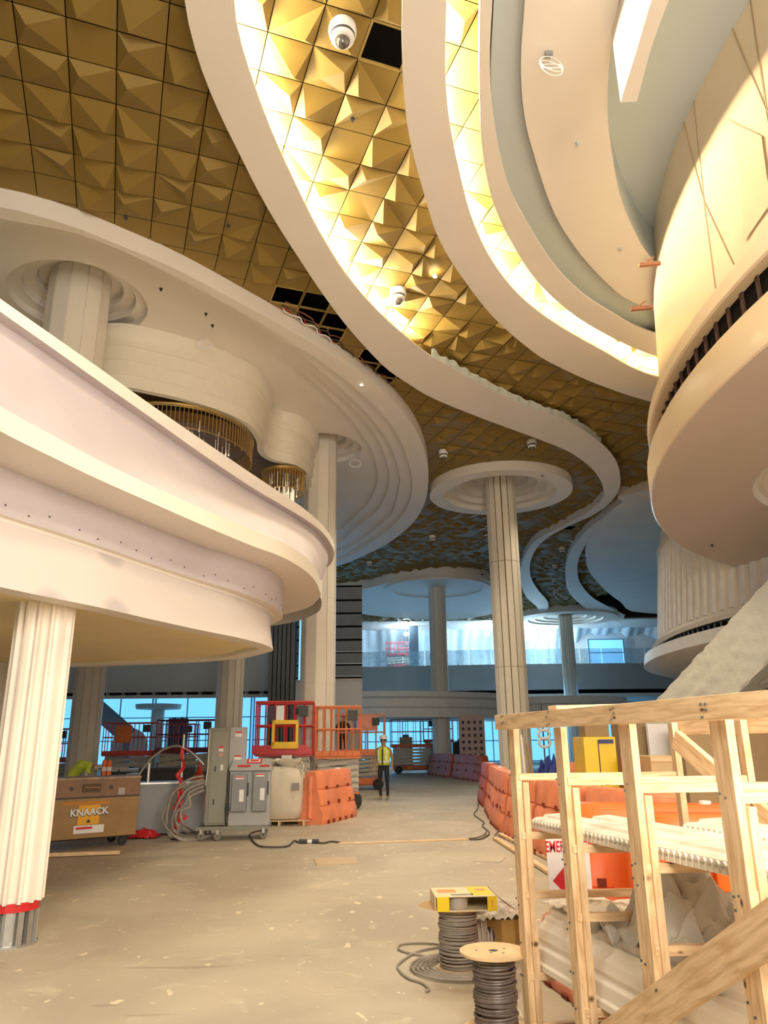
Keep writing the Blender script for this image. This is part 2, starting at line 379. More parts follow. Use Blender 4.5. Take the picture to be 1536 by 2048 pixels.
# plastic film left hanging on the right lip of band 1
i0 = int(len(r1)*tpar(r1, 860, 708, ZB)); i1 = int(len(r1)*tpar(r1, 1205, 890, ZB)); pts = resample(r1[i0:i1], 90)
lo = [Vector((p.x+0.01, p.y, ZB+0.0)) for p in pts]
hi = [Vector((p.x+0.02+0.02*math.sin(i*1.3), p.y+0.02, ZB+0.20+0.10*noise.noise(Vector((i*0.35, 0, 0))))) for i, p in enumerate(pts)]
film = mat('frosted_film', (0.62, 0.68, 0.64), 0.35, bump=0.4, bscale=18)
tag(MB().rings([lo, hi], closed=False).build('protective_film', film), 'loose pale plastic film with wavy edge along the S-curved ceiling band', 'film')

# ---- big left cloud ceiling
cO = [(-300, 335), (-150, 350), (0, 375), (75, 393), (165, 422), (235, 452), (350, 502), (475, 570), (612, 652), (682, 701), (733, 740), (771, 772), (792, 796), (828, 845), (850, 899), (857, 952), (850, 1004), (824, 1048), (772, 1089), (706, 1121), (670, 1133)]
cE1 = [(-300, 385), (-150, 402), (0, 430), (75, 442), (165, 462), (235, 490), (300, 520), (420, 583), (520, 640), (600, 690), (675, 740), (731, 789), (772, 830), (804, 882), (821, 935), (824, 965), (819, 999), (794, 1040), (741, 1082), (697, 1109), (670, 1120)]
cE2 = [(-300, 391), (-150, 409), (0, 437), (75, 449), (165, 470), (235, 498), (300, 529), (420, 594), (520, 653), (590, 698), (658, 752), (705, 795), (748, 840), (780, 886), (798, 940), (798, 975), (785, 1022), (770, 1040), (719, 1082), (690, 1098), (670, 1106)]
cE3 = [(-300, 397), (-150, 415), (0, 443), (75, 456), (165, 477), (235, 506), (300, 537), (420, 603), (510, 660), (580, 707), (640, 756), (700, 808), (738, 850), (767, 900), (778, 945), (775, 980), (763, 1008), (745, 1030), (716, 1052), (695, 1070), (670, 1087)]
cE4 = [(-300, 403), (-150, 421), (0, 449), (75, 463), (165, 485), (235, 514), (300, 546), (420, 613), (500, 666), (570, 716), (630, 768), (680, 815), (718, 860), (745, 905), (756, 947), (754, 970), (745, 992), (732, 1012), (710, 1034), (690, 1052), (670, 1065)]
ZC = 9.86
def cloud_loop(L, z, tail):
    k_ = L.index((857, 952)) if (857, 952) in L else 0
    a = [Vector((*at_z(x, y, (z+(ZG-z)*min(1, max(0, (k_+1-i)/9)) if k_ else z)).xy, z)) for i, (x, y) in enumerate(L)]; return crom(a+[Vector((x, y, z)) for x, y in tail], 4, True)
tails = [[(-6, 39), (-16, 41), (-26, 34), (-27, 12)], [(-6, 37.6), (-16, 39.5), (-24, 33), (-25.5, 12)], [(-6, 36.6), (-16, 38.5), (-23.2, 32.5), (-24.8, 12)], [(-6, 35.6), (-16, 37.5), (-22.4, 32), (-24, 12)], [(-6, 34.6), (-16, 36.5), (-21.6, 31.5), (-23.2, 12)]]
Ls = [resample(cloud_loop(L, ZC+0.08*i, tails[i]), 220, True) for i, L in enumerate((cO, cE1, cE2, cE3, cE4))]
mb = MB(); mb.rings([zset(Ls[0], ZG+0.02), Ls[0]]); cur = Ls[0]
zz = [ZC, ZC+0.11, ZC+0.22, ZC+0.33, ZC+0.44]
for i in range(1, 5):
    mb.rings([zset(cur, zz[i-1]), zset(Ls[i], zz[i-1])]); mb.rings([zset(Ls[i], zz[i-1]), zset(Ls[i], zz[i])]); cur = Ls[i]
ZF = zz[4]
def circ(c, r, z, n=48): return [Vector((c[0]+r*math.cos(2*PI*k/n), c[1]+r*math.sin(2*PI*k/n), z)) for k in range(n)]
colL = at_z(158, 600, ZF); colL = Vector((colL.x, colL.y+0.0, 0))
colM = Vector((-1.92, 21.6, 0))
mb.poly(zset(Ls[4], ZF), [circ(colL, 1.34, ZF), circ(colM, 1.25, ZF)])
o = mb.build('ceiling_cloud_left', plaster, smooth=True, ang=25); struct(o, 'large white stepped cloud ceiling at left')
CLOUD = [(p.x, p.y) for p in Ls[2]]; CLOUD0 = [(p.x, p.y) for p in Ls[0]]
def recess(c, rads, z, dz, name, label, m=plaster, nn=64):
    mb = MB(); prof = []; zc = z
    for i, r in enumerate(rads):
        prof.append((r, zc))
        if i: pass
        prof.append((r-0.02, zc+dz*0.25)); prof.append((r-0.02, zc+dz)); zc += dz
    prof.append((0.02, zc)); mb.lathe(prof, (c[0], c[1], 0), nn)
    o = mb.build(name, m, smooth=True, ang=20); struct(o, label)
recess(colL, (1.36, 1.10, 0.84), ZF, 0.17, 'ceiling_recess_left', 'ringed recess round the near left column head')
recess(colM, (1.27, 1.0, 0.78), ZF, 0.16, 'ceiling_recess_middle', 'ringed recess round the middle column head')

# ---- ring disc round the fluted column on the right
c1 = Vector((4.1, 25.05, 0))
mb = MB(); mb.lathe([(2.48, ZG-0.0), (2.48, ZB), (1.95, ZB), (1.93, ZB+0.17), (1.62, ZB+0.17), (1.61, ZB+0.34), (1.30, ZB+0.34), (1.29, ZB+0.51), (1.0, ZB+0.51), (0.99, ZB+0.68), (0.3, ZB+0.68)], (c1.x, c1.y, 0), 96)
o = mb.build('trim_5', plaster, smooth=True, ang=20); struct(o, 'white stepped ceiling ring round the brass-lined column')

# ---- far clouds
def cloud(name, L, z, tail, label, m=plaster, top=None, field=0.0):
    loop = crom(pz(L, z)+[Vector((x, y, z)) for x, y in tail], 4, True)
    mb = MB(); mb.rings([zset(loop, top or ZG+0.1), loop]); mb.poly(loop)
    o = mb.build(name, m, smooth=True, ang=30); struct(o, label); return loop
farc = cloud('ceiling_cloud_far', [(640, 1190), (670, 1184), (731, 1177), (780, 1165), (853, 1155), (899, 1152), (960, 1157), (985, 1168), (1010, 1195), (1000, 1222), (940, 1236), (870, 1240), (760, 1233), (690, 1222), (640, 1216)], 9.7, [], 'far bluish cloud ceiling with ringed recess')
shell = cloud('ceiling_cloud_right', [(1300, 978), (1245, 1005), (1205, 1038), (1180, 1075), (1171, 1105), (1178, 1142), (1205, 1175), (1240, 1203), (1290, 1226)], 9.85, [(26, 50), (32, 25), (18, 17)], 'white shell ceiling at the right behind the drum', plaster)
c3 = at_z(874, 1172, 9.8); c4 = at_z(1130, 1235, 9.9)
mb = MB(); mb.lathe([(2.9, 9.7), (2.9, 9.60), (2.5, 9.60), (2.45, 9.68), (2.1, 9.68), (2.05, 9.76), (1.6, 9.76), (1.55, 9.84), (.3, 9.84)], (c3.x, c3.y, 0), 64)
o = mb.build('trim_6', plaster, smooth=True, ang=20); struct(o, 'ring mouldings round the far grey column head')
mb = MB(); mb.lathe([(3.6, ZG), (3.6, 9.75), (2.6, 9.75), (2.55, 9.85), (2.1, 9.85), (2.05, 9.95), (1.5, 9.95), (1.45, 10.05), (.3, 10.05)], (c4.x, c4.y, 0), 64)
o = mb.build('trim_7', plaster, smooth=True, ang=20); struct(o, 'ring mouldings round the farthest column head')

# ---- gold pyramid ceiling
A0 = at_z(234, 62, ZG); A1 = at_z(231, 302, ZG); av = (A1-A0); av.z = 0; av.normalize(); bv = Vector((av.y, -av.x, 0))
T = 0.60; NT = 0.0
holes_px = [(768, 95)]
voidpoly = [(585, 572), (640, 585), (700, 650), (760, 700), (822, 750), (800, 768), (770, 790), (730, 760), (680, 705), (590, 640), (548, 603)]
rc = (2, 1, 0, 3)
mb = MB(); grid = MB(); gb = MB(); R2 = random.Random(11)
tray_flat = [(p.x, p.y) for p in crom(pz(b3R, ZG), 4)]+[(30, 18), (30, -8), (at_z(990, -120, ZG).x, -8)]
tray_poly = [(p.x, p.y) for p in crom(pz(t4, ZG), 4)]+[(30, 18), (30, -8), (at_z(1056, -120, ZG).x, -8)]
for i in range(-14, 80):
    for j in range(-34, 48):
        P0 = A0+av*(i*T)+bv*(j*T); ctr = P0+av*(T/2)+bv*(T/2)
        if ctr.y < 0.5 or ctr.y > 55.2 or ctr.x > 20 or ctr.x < -16: continue
        if inside(ctr, CLOUD) or inside(ctr, tray_poly) or (ctr.xy-c1.xy).length < 2.15: continue
        cx, cy = proj((ctr.x, ctr.y, ZG))
        if cx < -260 or cx > 1560 or cy < -420: continue
        q = [P0+av*e*T+bv*f*T for e, f in ((.011, .011), (.989, .011), (.989, .989), (.011, .989))]
        k = R2.random(); hole = False
        if inside((cx, cy), voidpoly) and k > 0.12: hole = True
        if (cx-768)**2+(cy-97)**2 < 38**2: hole = True
        if (cx-1137)**2+(cy-1062)**2 < 8**2: hole = True
        if hole:
            for a in range(4): gb.bar(q[a], q[(a+1) % 4], 0.03, 0.03)
            continue
        if inside((cx, cy), voidpoly):
            mb.add(q, [(0, 1, 2, 3)]); continue
        if any(inside(v_, CLOUD0) or inside(v_, tray_flat) or (v_.xy-c1.xy).length < 2.55 for v_ in q):
            mb.add(q, [(0, 1, 2, 3)]); continue
        rt = R2.choice((0, 1, 1, 2, 3, 3)) if cx > 450 else R2.choice((0, 1, 1, 2, 3))
        c = [q[(a+rt) % 4] for a in range(4)]; dd = 0.135
        u = 0.24; ap = c[0].lerp(c[2], u)+Vector((0, 0, -dd))
        kk = R2.random()
        if kk < 0.62: mb.add(c+[ap], [(0, 1, 4), (1, 2, 4), (2, 3, 4), (3, 0, 4)])
        elif kk < 0.90: mb.add(c+[ap], [(0, 1, 4), (1, 3, 4), (3, 0, 4), (1, 2, 3)])
        else: mb.add(c, [(0, 1, 2, 3)])
o = mb.build('ceiling', gold, recalc=False); struct(o, 'gold ceiling of faceted pyramid tiles')
bm = bmesh.new(); bm.from_mesh(o.data)
for f in bm.faces:
    if f.normal.z > 0: f.normal_flip()
bm.to_mesh(o.data); bm.free()
o = gb.build('ceiling_grid', mat('gold_tee_bar', (0.38, 0.27, 0.08), 0.5)); struct(o, 'exposed gold grid where ceiling tiles are missing')
o = MB().box((0, 25, ZG+0.75), (70, 70, 0.1)).build('ceiling_plenum', black); struct(o, 'black void above the ceiling')

# ================================================================ COLUMNS
def column(name, label, c, z0, z1, r, nf, groove=0.03, gw=0.09, m=None, scallop=False, rz=0.0, joints=(), group=None, inlay=False):
    t = thing(name, label, 'column', (c[0], c[1], 0), rz, group); mb = MB(); prof = []
    for k in range(nf):
        a0 = 2*PI*k/nf; a1 = 2*PI*(k+1)/nf; g = (a1-a0)*gw
        if scallop:
            for s, rr in ((0, r), (0.10, r), (0.14, r-0.02), (0.24, r-0.045), (0.5, r-0.062), (0.76, r-0.045), (0.86, r-0.02), (0.90, r)):
                prof.append((a0+(a1-a0)*s, rr, 0))
        else:
            prof += [(a0, r-groove, 1), (a0+g*.5, r-groove, 1), (a0+g*.5+0.001, r, 0), (a1-g*.5-0.001, r, 0), (a1-g*.5, r-groove, 1)]
    def loop(z): return [Vector((q[1]*math.cos(q[0]), q[1]*math.sin(q[0]), z)) for q in prof]
    n = len(prof); zs = [z0]+list(joints)+[z1]
    ma = m or colm
    for a, b in zip(zs[:-1], zs[1:]):
        A = loop(a+0.004); B = loop(b-0.004); off = len(mb.v); mb.v += [mb.M @ v for v in A+B]
        for k in range(n):
            k2 = (k+1) % n; mb.f.append((off+k, off+k2, off+n+k2, off+n+k)); mb.mi.append(1 if (prof[k][2] and prof[k2][2]) else 0)
    mb.cur = 1
    for z in zs[1:-1]: mb.lathe([(r-0.004, z-0.006), (r-0.004, z+0.006)], (0, 0, 0), nf*3)
    mb.cur = 0
    mb.poly(loop(z1)); mb.poly(loop(z0))
    mb.build('shaft', [ma, brass if inlay else ma] if not scallop else [ma, ma], t, smooth=True, ang=12); return t
t = column('fluted_column', 'near white fluted column under the curved balcony, on a bare steel footing', (-3.25, 7.15), 0.33, 2.95, 0.262, 14, scallop=True, m=mat('column_fresh_white', (0.86, 0.78, 0.68), 0.5, var=0.02))
mb = MB(); mb.lathe([(0.18, 0), (0.18, 0.36)], n=24); mb.build('steel_core', steel, t, smooth=True)
mb = MB()
for k in range(9):
    a = -2.4+k*0.42; mb.box((0.21*math.cos(a), 0.21*math.sin(a), 0.17), (0.04, 0.05, 0.34), a)
mb.build('steel_studs', steel, t); MB().lathe([(0.25, 0.0), (0.25, 0.02), (0.19, 0.02)], n=24).build('base_ring', steel, t)
MB().lathe([(0.235, 0.27), (0.235, 0.34)], n=24).build('red_band', red_t, t)
column('faceted_column', 'upper column rising behind the balcony rim into a ringed ceiling recess', (colL.x, colL.y), 0, ZF+0.5, 0.60, 12, 0.025, 0.10, rz=0.1)
column('faceted_column', 'tall pale column behind the balcony nose, beside the red lift', (colM.x, colM.y), 0, ZF+0.5, 0.50, 10, 0.03, 0.10, joints=(3.2, 5.6), rz=0.25)
mg = mat('column_ivory', (0.78, 0.72, 0.60), 0.45, var=0.03)
column('faceted_column', 'ivory column with dark brass-lined joints under the stepped ceiling ring', (c1.x, c1.y), 0, ZB+0.67, 0.52, 14, 0.05, 0.16, m=mg, joints=(3.9, 7.4), rz=0.1, inlay=True)
column('faceted_column', 'far grey column left of the brass-lined one, before the far balcony', (c3.x, c3.y+0.2), 0, 9.9, 0.47, 12, 0.04, 0.16, joints=(6.0,))
column('faceted_column', 'farthest slim column right of the brass-lined one', (c4.x, c4.y), 0, 10.0, 0.50, 12, 0.04, 0.16, joints=(6.0,))
q = at_y(455, 1480, 27); column('faceted_column', 'grey column behind the green electrical cabinet', (q.x, q.y), 0, 5.5, 0.47, 12, 0.04, 0.16, joints=(3.0,))
q = at_y(168, 1480, 27); column('faceted_column', 'grey column just right of the near fluted column', (q.x, q.y), 0, 5.5, 0.52, 12, 0.02, 0.1)
q = at_y(-2, 1480, 12.5); column('faceted_column', 'cream column half hidden at the left edge behind the fluted column', (q.x, q.y), 0, 2.95, 0.24, 10, 0.03, 0.2)

# ================================================================ LEFT CURVED BALCONY
bal = thing('curved_balcony', 'huge white tiered curved balcony sweeping in from the left', 'balcony', (-3, 9, 0))
BM = Matrix.Translation((3, -9, 0))
def tier(L, z, back):
    a = pz(L, z); return resample(crom([Vector((x, y, z)) for x, y in [(-8.5, 3.0)]]+a+[Vector((x, y, z)) for x, y in back], 5), 170)
rimt = tier([(-300, 388), (-150, 490), (0, 597), (100, 667), (200, 737), (300, 808), (400, 877), (500, 945), (560, 985), (605, 1015), (640, 1045), (660, 1070), (669, 1100)], 5.2, [(-1.25, 15.6), (-2.2, 17.0), (-4.5, 18.2), (-9, 18.6)])
rimb = tier([(-300, 410), (-150, 515), (0, 623), (100, 693), (200, 764), (300, 834), (400, 905), (500, 972), (560, 1008), (605, 1035), (640, 1060), (660, 1085), (668, 1110)], 5.1, [(-1.25, 15.4), (-2.2, 16.8), (-4.5, 18.0), (-9, 18.4)])
b2t = tier([(-300, 615), (-150, 708), (0, 812), (100, 868), (200, 922), (300, 970), (400, 1015), (500, 1058), (560, 1082), (600, 1105), (625, 1128), (639, 1155)], 4.2, [(-1.15, 12.8), (-1.7, 14.2), (-3.5, 15.5), (-9, 16)])
b2b = tier([(-300, 690), (-150, 775), (0, 862), (100, 912), (200, 960), (300, 1004), (400, 1048), (500, 1090), (560, 1112), (600, 1134), (625, 1155), (638, 1178)], 4.0, [(-1.15, 12.9), (-1.7, 14.2), (-3.5, 15.5), (-9, 16)])
w3t = tier([(-300, 790), (-150, 862), (0, 930), (100, 972), (200, 1012), (300, 1052), (400, 1090), (480, 1116), (530, 1134), (555, 1150), (566, 1170)], 4.0, [(-1.75, 12.4), (-2.4, 13.4), (-4.2, 14.2), (-9, 14.6)])
w3b = tier([(-300, 930), (-150, 975), (0, 1028), (100, 1059), (200, 1092), (300, 1127), (400, 1160), (480, 1184), (530, 1203), (555, 1218), (565, 1232)], 3.5, [(-1.75, 12.2), (-2.4, 13.2), (-4.2, 14.0), (-9, 14.4)])
w4t = tier([(-300, 945), (-150, 990), (0, 1041), (100, 1072), (200, 1104), (300, 1138), (400, 1171), (470, 1193), (515, 1212), (538, 1226), (547, 1240)], 3.46, [(-1.95, 12.0), (-2.7, 12.7), (-4.6, 13.2), (-9, 13.4)])
w4b = tier([(-300, 1118), (-150, 1142), (0, 1174), (100, 1195), (200, 1215), (300, 1238), (400, 1260), (470, 1274), (515, 1285), (538, 1293), (546, 1301)], 2.85, [(-1.75, 10.95), (-2.2, 11.6), (-3.1, 12.15), (-4.4, 12.5), (-5.6, 12.7), (-9, 12.9)])
innr = tier([(-300, 1128), (-150, 1155), (0, 1185), (100, 1206), (200, 1226), (300, 1249), (380, 1265), (450, 1280), (500, 1292), (520, 1300)], 2.85, [(-1.95, 10.75), (-2.5, 11.5), (-3.3, 11.95), (-4.5, 12.3), (-5.6, 12.5), (-9, 12.6)])
def bp(name, loops, m, **k):
    mb = MB(BM); mb.rings(loops, closed=False); return mb.build(name, m, bal, smooth=True, ang=30, **k)
mb = MB(BM); inn = [Vector((p.x*1.0-0.25, p.y+0.18, 5.2)) for p in rimt]
mb.rings([zset(inn, 4.2), inn, rimt, rimb], closed=False); mb.build('parapet_cap', mat('cap_white', (0.94, 0.91, 0.82), 0.5, var=0.02), bal, smooth=True, ang=30)
def lerpl(a, b, t, z, push=0.0): 
    return [Vector((p.x+(q_.x-p.x)*t, p.y+(q_.y-p.y)*t, z)) for p, q_ in zip(a, b)]
par = [zset(rimb, 5.1)]
inr = [Vector((p.x-0.10, p.y+0.08, 0)) for p in rimb]; inb = [Vector((p.x-0.02, p.y+0.02, 0)) for p in b2t]
for t_, e in ((0, 5.10), (.2, 4.92), (.45, 4.70), (.7, 4.45), (1.0, 4.2)): par.append(lerpl(inr, inb, t_**1.25, e))
bp('parapet', par, primer)
bp('cornice', [zset(inb, 4.2), b2t, b2b], mat('cornice_white', (0.90, 0.84, 0.72), 0.5, var=0.02))
bp('cornice_soffit', [b2b, w3t], plaster)
bp('upper_fascia', [w3t, w3b], primer)
bp('fascia_ledge', [w3b, zset(w4t, 3.5), w4t], plaster)
# lower fascia with filler patches
def patch_mat():
    m = primer.copy(); m.name = 'taped_drywall'; nt = m.node_tree; b = nt.nodes['Principled BSDF']
    tc = nt.nodes.new('ShaderNodeTexCoord'); n = nt.nodes.new('ShaderNodeTexVoronoi'); n.inputs['Scale'].default_value = 1.3
    nt.links.new(tc.outputs['Object'], n.inputs['Vector'])
    k = nt.nodes.new('ShaderNodeValToRGB'); k.color_ramp.elements[0].color = (0.50, 0.46, 0.46, 1); k.color_ramp.elements[1].color = (0.66, 0.60, 0.57, 1)
    k.color_ramp.elements[0].position = 0.25; k.color_ramp.elements[1].position = 0.36
    nt.links.new(n.outputs['Distance'], k.inputs['Fac']); nt.links.new(k.outputs[0], b.inputs['Base Color']); return m
bp('lower_fascia', [w4t, w4b], patch_mat())
mb = MB(BM); mb.rings([w4b, innr], closed=False); mb.rings([innr, zset(innr, 2.90)], closed=False); mb.build('soffit_border', plaster, bal, smooth=True, ang=30)
mb = MB(BM); L = zset(innr, 2.90); mb.poly(L+[Vector((-9, 3, 2.9))]); mb.build('soffit', plaster_y, bal)
# screw heads along the upper fascia
mb = MB(BM)
for k in range(46):
    i = 30+k*2.4; a = w3t[int(i)]; b = w3b[int(i)]; f = 0.72+0.2*((k*7) % 3)/3
    p = a.lerp(b, f); d = (CP-p).normalized(); mb.box(p+d*0.012, (0.012, 0.012, 0.012))
mb.build('screw_heads', dark, bal)['kind'] = 'stuff'

# ---- wavy layered bulkhead with the two chandeliers
bt = [(218, 772), (260, 775), (310, 785), (375, 800), (450, 825), (500, 850), (524, 880), (529, 905), (550, 920), (590, 930), (617, 948), (622, 962)]
bb = crom(pz(bt, 8.9)+[Vector((x, y, 8.9)) for x, y in [(-2.3, 21.6), (-3.3, 22.6), (-5.5, 22.6), (-8.5, 21.6), (-9.6, 18), (-8.6, 15.4), (-7.0, 14.5)]], 7, True)
bk = thing('wavy_bulkhead', 'wavy layered white bulkhead hanging under the left cloud ceiling', 'bulkhead', (-5, 18, ZF-0.001)); KM = Matrix.Translation((5, -18, -ZF+0.001))
cen = Vector((-5, 18.5, 0))
def off(L, d, z):
    n = len(L); out = []
    for i, p in enumerate(L):
        t_ = L[(i+1) % n]-L[i-1]; nn = Vector((t_.y, -t_.x, 0)).normalized(); out.append(Vector((p.x+nn.x*d, p.y+nn.y*d, z)))
    return out
sgn = 1 if (off(bb, 0.1, 0)[10]-cen).length > (zset(bb, 0)[10]-cen).length else -1
mb = MB(KM); loops = []
for z, d in ((8.9, 0.0), (9.18, 0.0), (9.19, 0.03), (9.21, 0.03), (9.22, .04), (9.5, 0.04), (9.51, 0.07), (9.54, .07), (9.82, 0.07), (9.83, 0.11), (9.95, .11), (9.99, 0.15), (10.12, .20), (ZF, 0.20)): loops.append(off(bb, sgn*d, z))
mb.rings(loops); mb.rings([off(bb, -sgn*0.16, 8.9), zset(bb, 8.9)]); mb.rings([off(bb, -sgn*0.16, 9.3), off(bb, -sgn*0.16, 8.9)]); mb.build('drum_wall', mat('bulkhead_ivory', (0.78, 0.73, 0.62), 0.55, var=0.02), bk, smooth=True, ang=30)
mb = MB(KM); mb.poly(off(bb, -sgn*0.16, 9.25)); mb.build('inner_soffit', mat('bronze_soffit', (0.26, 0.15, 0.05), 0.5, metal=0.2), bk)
goldm = mat('chandelier_gold', (0.60, 0.42, 0.14), 0.3, metal=0.8)
crys = mat('crystal', (0.9, 0.86, 0.75), 0.1, emit=(1.0, 0.85, 0.6), es=0.6)
def chandelier(c, r, ry, label, nr, drop, strands):
    t = thing('chandelier', label, 'chandelier', (c[0], c[1], 9.25))
    mb = MB(); 
    for z, w_ in ((-0.42, .03), (-0.47, .012)): mb.tube([(r*math.cos(2*PI*k/64), ry*math.sin(2*PI*k/64), z) for k in range(65)], w_, 6)
    mb.build('top_ring', goldm, t, smooth=True)
    mb = MB(); mb.tube([((r-.02)*math.cos(2*PI*k/64), (ry-.02)*math.sin(2*PI*k/64), -drop) for k in range(65)], .012, 6); mb.build('lower_ring', goldm, t, smooth=True)
    mb = MB()
    for k in range(nr):
        a = 2*PI*k/nr; x, y = (r-.01)*math.cos(a), (ry-.01)*math.sin(a); mb.bar((x, y, -0.44), (x, y, -drop-(0.08 if k % 3 == 0 else 0)), 0.016, 0.016)
    x = mb.build('gold_rods', goldm, t); x['kind'] = 'stuff'
    mb = MB(); mb.lathe([(0.02, -0.52), (r*0.72, -0.53), (r*0.95, -0.45)], n=48); mb.build('canopy_plate', mat('bronze_plate', (0.22, 0.11, 0.03), 0.4, metal=0.5), t)
    mb = MB(); rr = random.Random(3)
    for k in range(strands):
        a = rr.random()*2*PI; q_ = rr.random()**.5*0.75; x, y = r*q_*math.cos(a), ry*q_*math.sin(a); L = rr.uniform(0.7, 1.25)*drop
        mb.bar((x, y, -0.5), (x, y, -L), 0.006, 0.006); mb.tube([(x, y, -L+.01), (x, y, -L-.03), (x, y, -L-.07)], [0.006, 0.022, 0.004], 6)
    x = mb.build('crystal_strands', crys, t); x['kind'] = 'stuff'; return t
chandelier((-5.05, 17.15), 1.80, 2.05, 'larger gold-rod chandelier with crystal drops, under the big bulkhead lobe', 120, 0.95, 46)
t = chandelier((-2.80, 19.75), 0.60, 0.60, 'smaller gold-rod chandelier near the column, under the small bulkhead lobe', 44, 1.0, 14)
mb = MB()
for k in range(14):
    a = 2*PI*k/14; mb.bar((0.3*math.cos(a), .3*math.sin(a), -0.9), (0.3*math.cos(a), .3*math.sin(a), -1.5), 0.03, 0.01)
mb.build('glass_blades', crys, t)

# ================================================================ RIGHT DRUM AND DISC
dr = thing('curved_drum_wall', 'giant cream curved wall of angular panels hanging at upper right', 'wall', (16, 9, 5.8)); DM = Matrix.Translation((-16, -9, -5.8))
dbot = pz([(1700, 470), (1620, 520), (1536, 564), (1454, 639), (1389, 697), (1341, 761), (1309, 809), (1286, 848), (1279, 887), (1284, 930)], 6.85)
dbt = pz([(1700, 410), (1620, 465), (1536, 527), (1454, 600), (1389, 662), (1341, 728), (1309, 780), (1287, 822), (1279, 860), (1283, 900)], 7.05)
dct = pz([(1296, 951), (1292, 960)], 6.3)
dtop2 = pz([(1700, 560), (1620, 600), (1536, 639), (1470, 690), (1406, 755), (1357, 809), (1319, 864), (1296, 900), (1285, 951), (1290, 990)], 6.3)
dbot2 = pz([(1700, 620), (1620, 660), (1536, 697), (1470, 748), (1412, 806), (1360, 864), (1319, 916), (1299, 948), (1290, 983), (1294, 1022), (1309, 1054), (1335, 1080), (1373, 1103), (1422, 1120), (1470, 1136), (1536, 1148), (1620, 1166)], 5.8)
C0 = Vector((16.7, 9.0, 0)); RD = 12.5
def arc(r, z, a0, a1, n=60, c=C0): return [Vector((c.x+r*math.cos(a0+(a1-a0)*k/n), c.y+r*math.sin(a0+(a1-a0)*k/n), z)) for k in range(n+1)]
# disc: full circle
N = 128
def cl(r, z): return [Vector((C0.x+r*math.cos(2*PI*k/N), C0.y+r*math.sin(2*PI*k/N), z)) for k in range(N)]
hc = Vector((9.35, 11.2, 0)); hr = 3.15
mb = MB(DM); mb.rings([cl(RD-0.3, 6.42), cl(RD-0.02, 6.40), cl(RD, 6.36), cl(RD, 5.82), cl(RD-0.02, 5.8)]); mb.build('disc_fascia', cream, dr, smooth=True, ang=40)
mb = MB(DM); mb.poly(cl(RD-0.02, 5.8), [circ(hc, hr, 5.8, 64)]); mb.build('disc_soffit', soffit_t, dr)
mb = MB(DM); mb.lathe([(hr, 5.8), (hr-0.08, 5.86), (hr-0.10, 5.9), (hr-0.16, 5.9), (hr-.18, 5.87), (hr-0.3, 5.87), (0.05, 5.87)], (hc.x, hc.y, 0), 64); mb.build('round_recess', plaster, dr, smooth=True, ang=20)
# dark slot with fins between disc and drum
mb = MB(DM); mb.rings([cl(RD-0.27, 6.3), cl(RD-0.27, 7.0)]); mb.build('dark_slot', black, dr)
mb = MB(DM)
for k in range(40):
    a = PI*0.75+k*0.0285; p = Vector((C0.x+(RD-0.25)*math.cos(a), C0.y+(RD-0.25)*math.sin(a), 0)); mb.bar(p+Vector((0, 0, 6.38)), p+Vector((0, 0, 7.0)), 0.03, 0.06)
mb.build('slot_brackets', mat('dark_rust', (0.07, 0.03, 0.02), 0.8), dr)['kind'] = 'stuff'
R3 = RD-0.08
mb = MB(DM); mb.rings([cl(RD-0.6, 6.93), cl(R3-0.03, 6.90), cl(R3, 6.92), cl(R3, 7.12), cl(R3-0.30, 7.2)]); mb.build('drum_rim', cream, dr, smooth=True, ang=30)
# cone wall, narrowing upward, with raised angular panels
RT0 = R3-0.28; zb_, zt_ = 7.15, 11.6; slope = 0.05
def dw(a, z, d=0.0):
    r = RT0-(z-zb_)*slope+d; return Vector((C0.x+r*math.cos(a), C0.y+r*math.sin(a), z))
mb = MB(DM)
mb.rings([[dw(2*PI*k/N, z) for k in range(N)] for z in (zb_, 8.5, 10.0, zt_)]); mb.build('drum_shell', cream, dr, smooth=True, ang=50)
# angular relief panels: thin raised triangles/diamonds and seam lines
mbp = MB(DM); mbs = MB(DM)
def curve_line(a0, z0, a1, z1, w=0.022, d=0.012):
    n = 10; pts = [dw(a0+(a1-a0)*i/n, z0+(z1-z0)*i/n, 0.004) for i in range(n+1)]
    for p, q_ in zip(pts[:-1], pts[1:]): mbs.bar(p, q_, w, d)
seam = mat('panel_seam', (0.42, 0.31, 0.19), 0.6)
for k in range(5):
    ac = PI*1.0+k*0.135; zc = 9.0
    curve_line(ac, zt_, ac, zc); curve_line(ac, zc, ac+0.006, 7.5); curve_line(ac, zc, ac+0.05, 7.5); curve_line(ac-0.05, zt_, ac, zc)
    ra = ac+0.075; n_ = 6
    for e0, e1 in ((-0.055, 0.0), (0.0, 0.05)):
        vs = [dw(ra+e0, 7.6, .03), dw(ra+e0+0.01, 8.6+abs(e0)*4, .03), dw(ra-0.004, 9.6, .035), dw(ra+e1, 8.7, .03), dw(ra+e1, 7.7, .03)]
    mbp.add(vs, [(0, 1, 2, 3, 4)])
mbs.build('panel_seams', seam, dr)['kind'] = 'stuff'
mbp.build('raised_panels', mat('cream_panel_deep', (0.76, 0.60, 0.40), 0.3, var=0.03), dr)
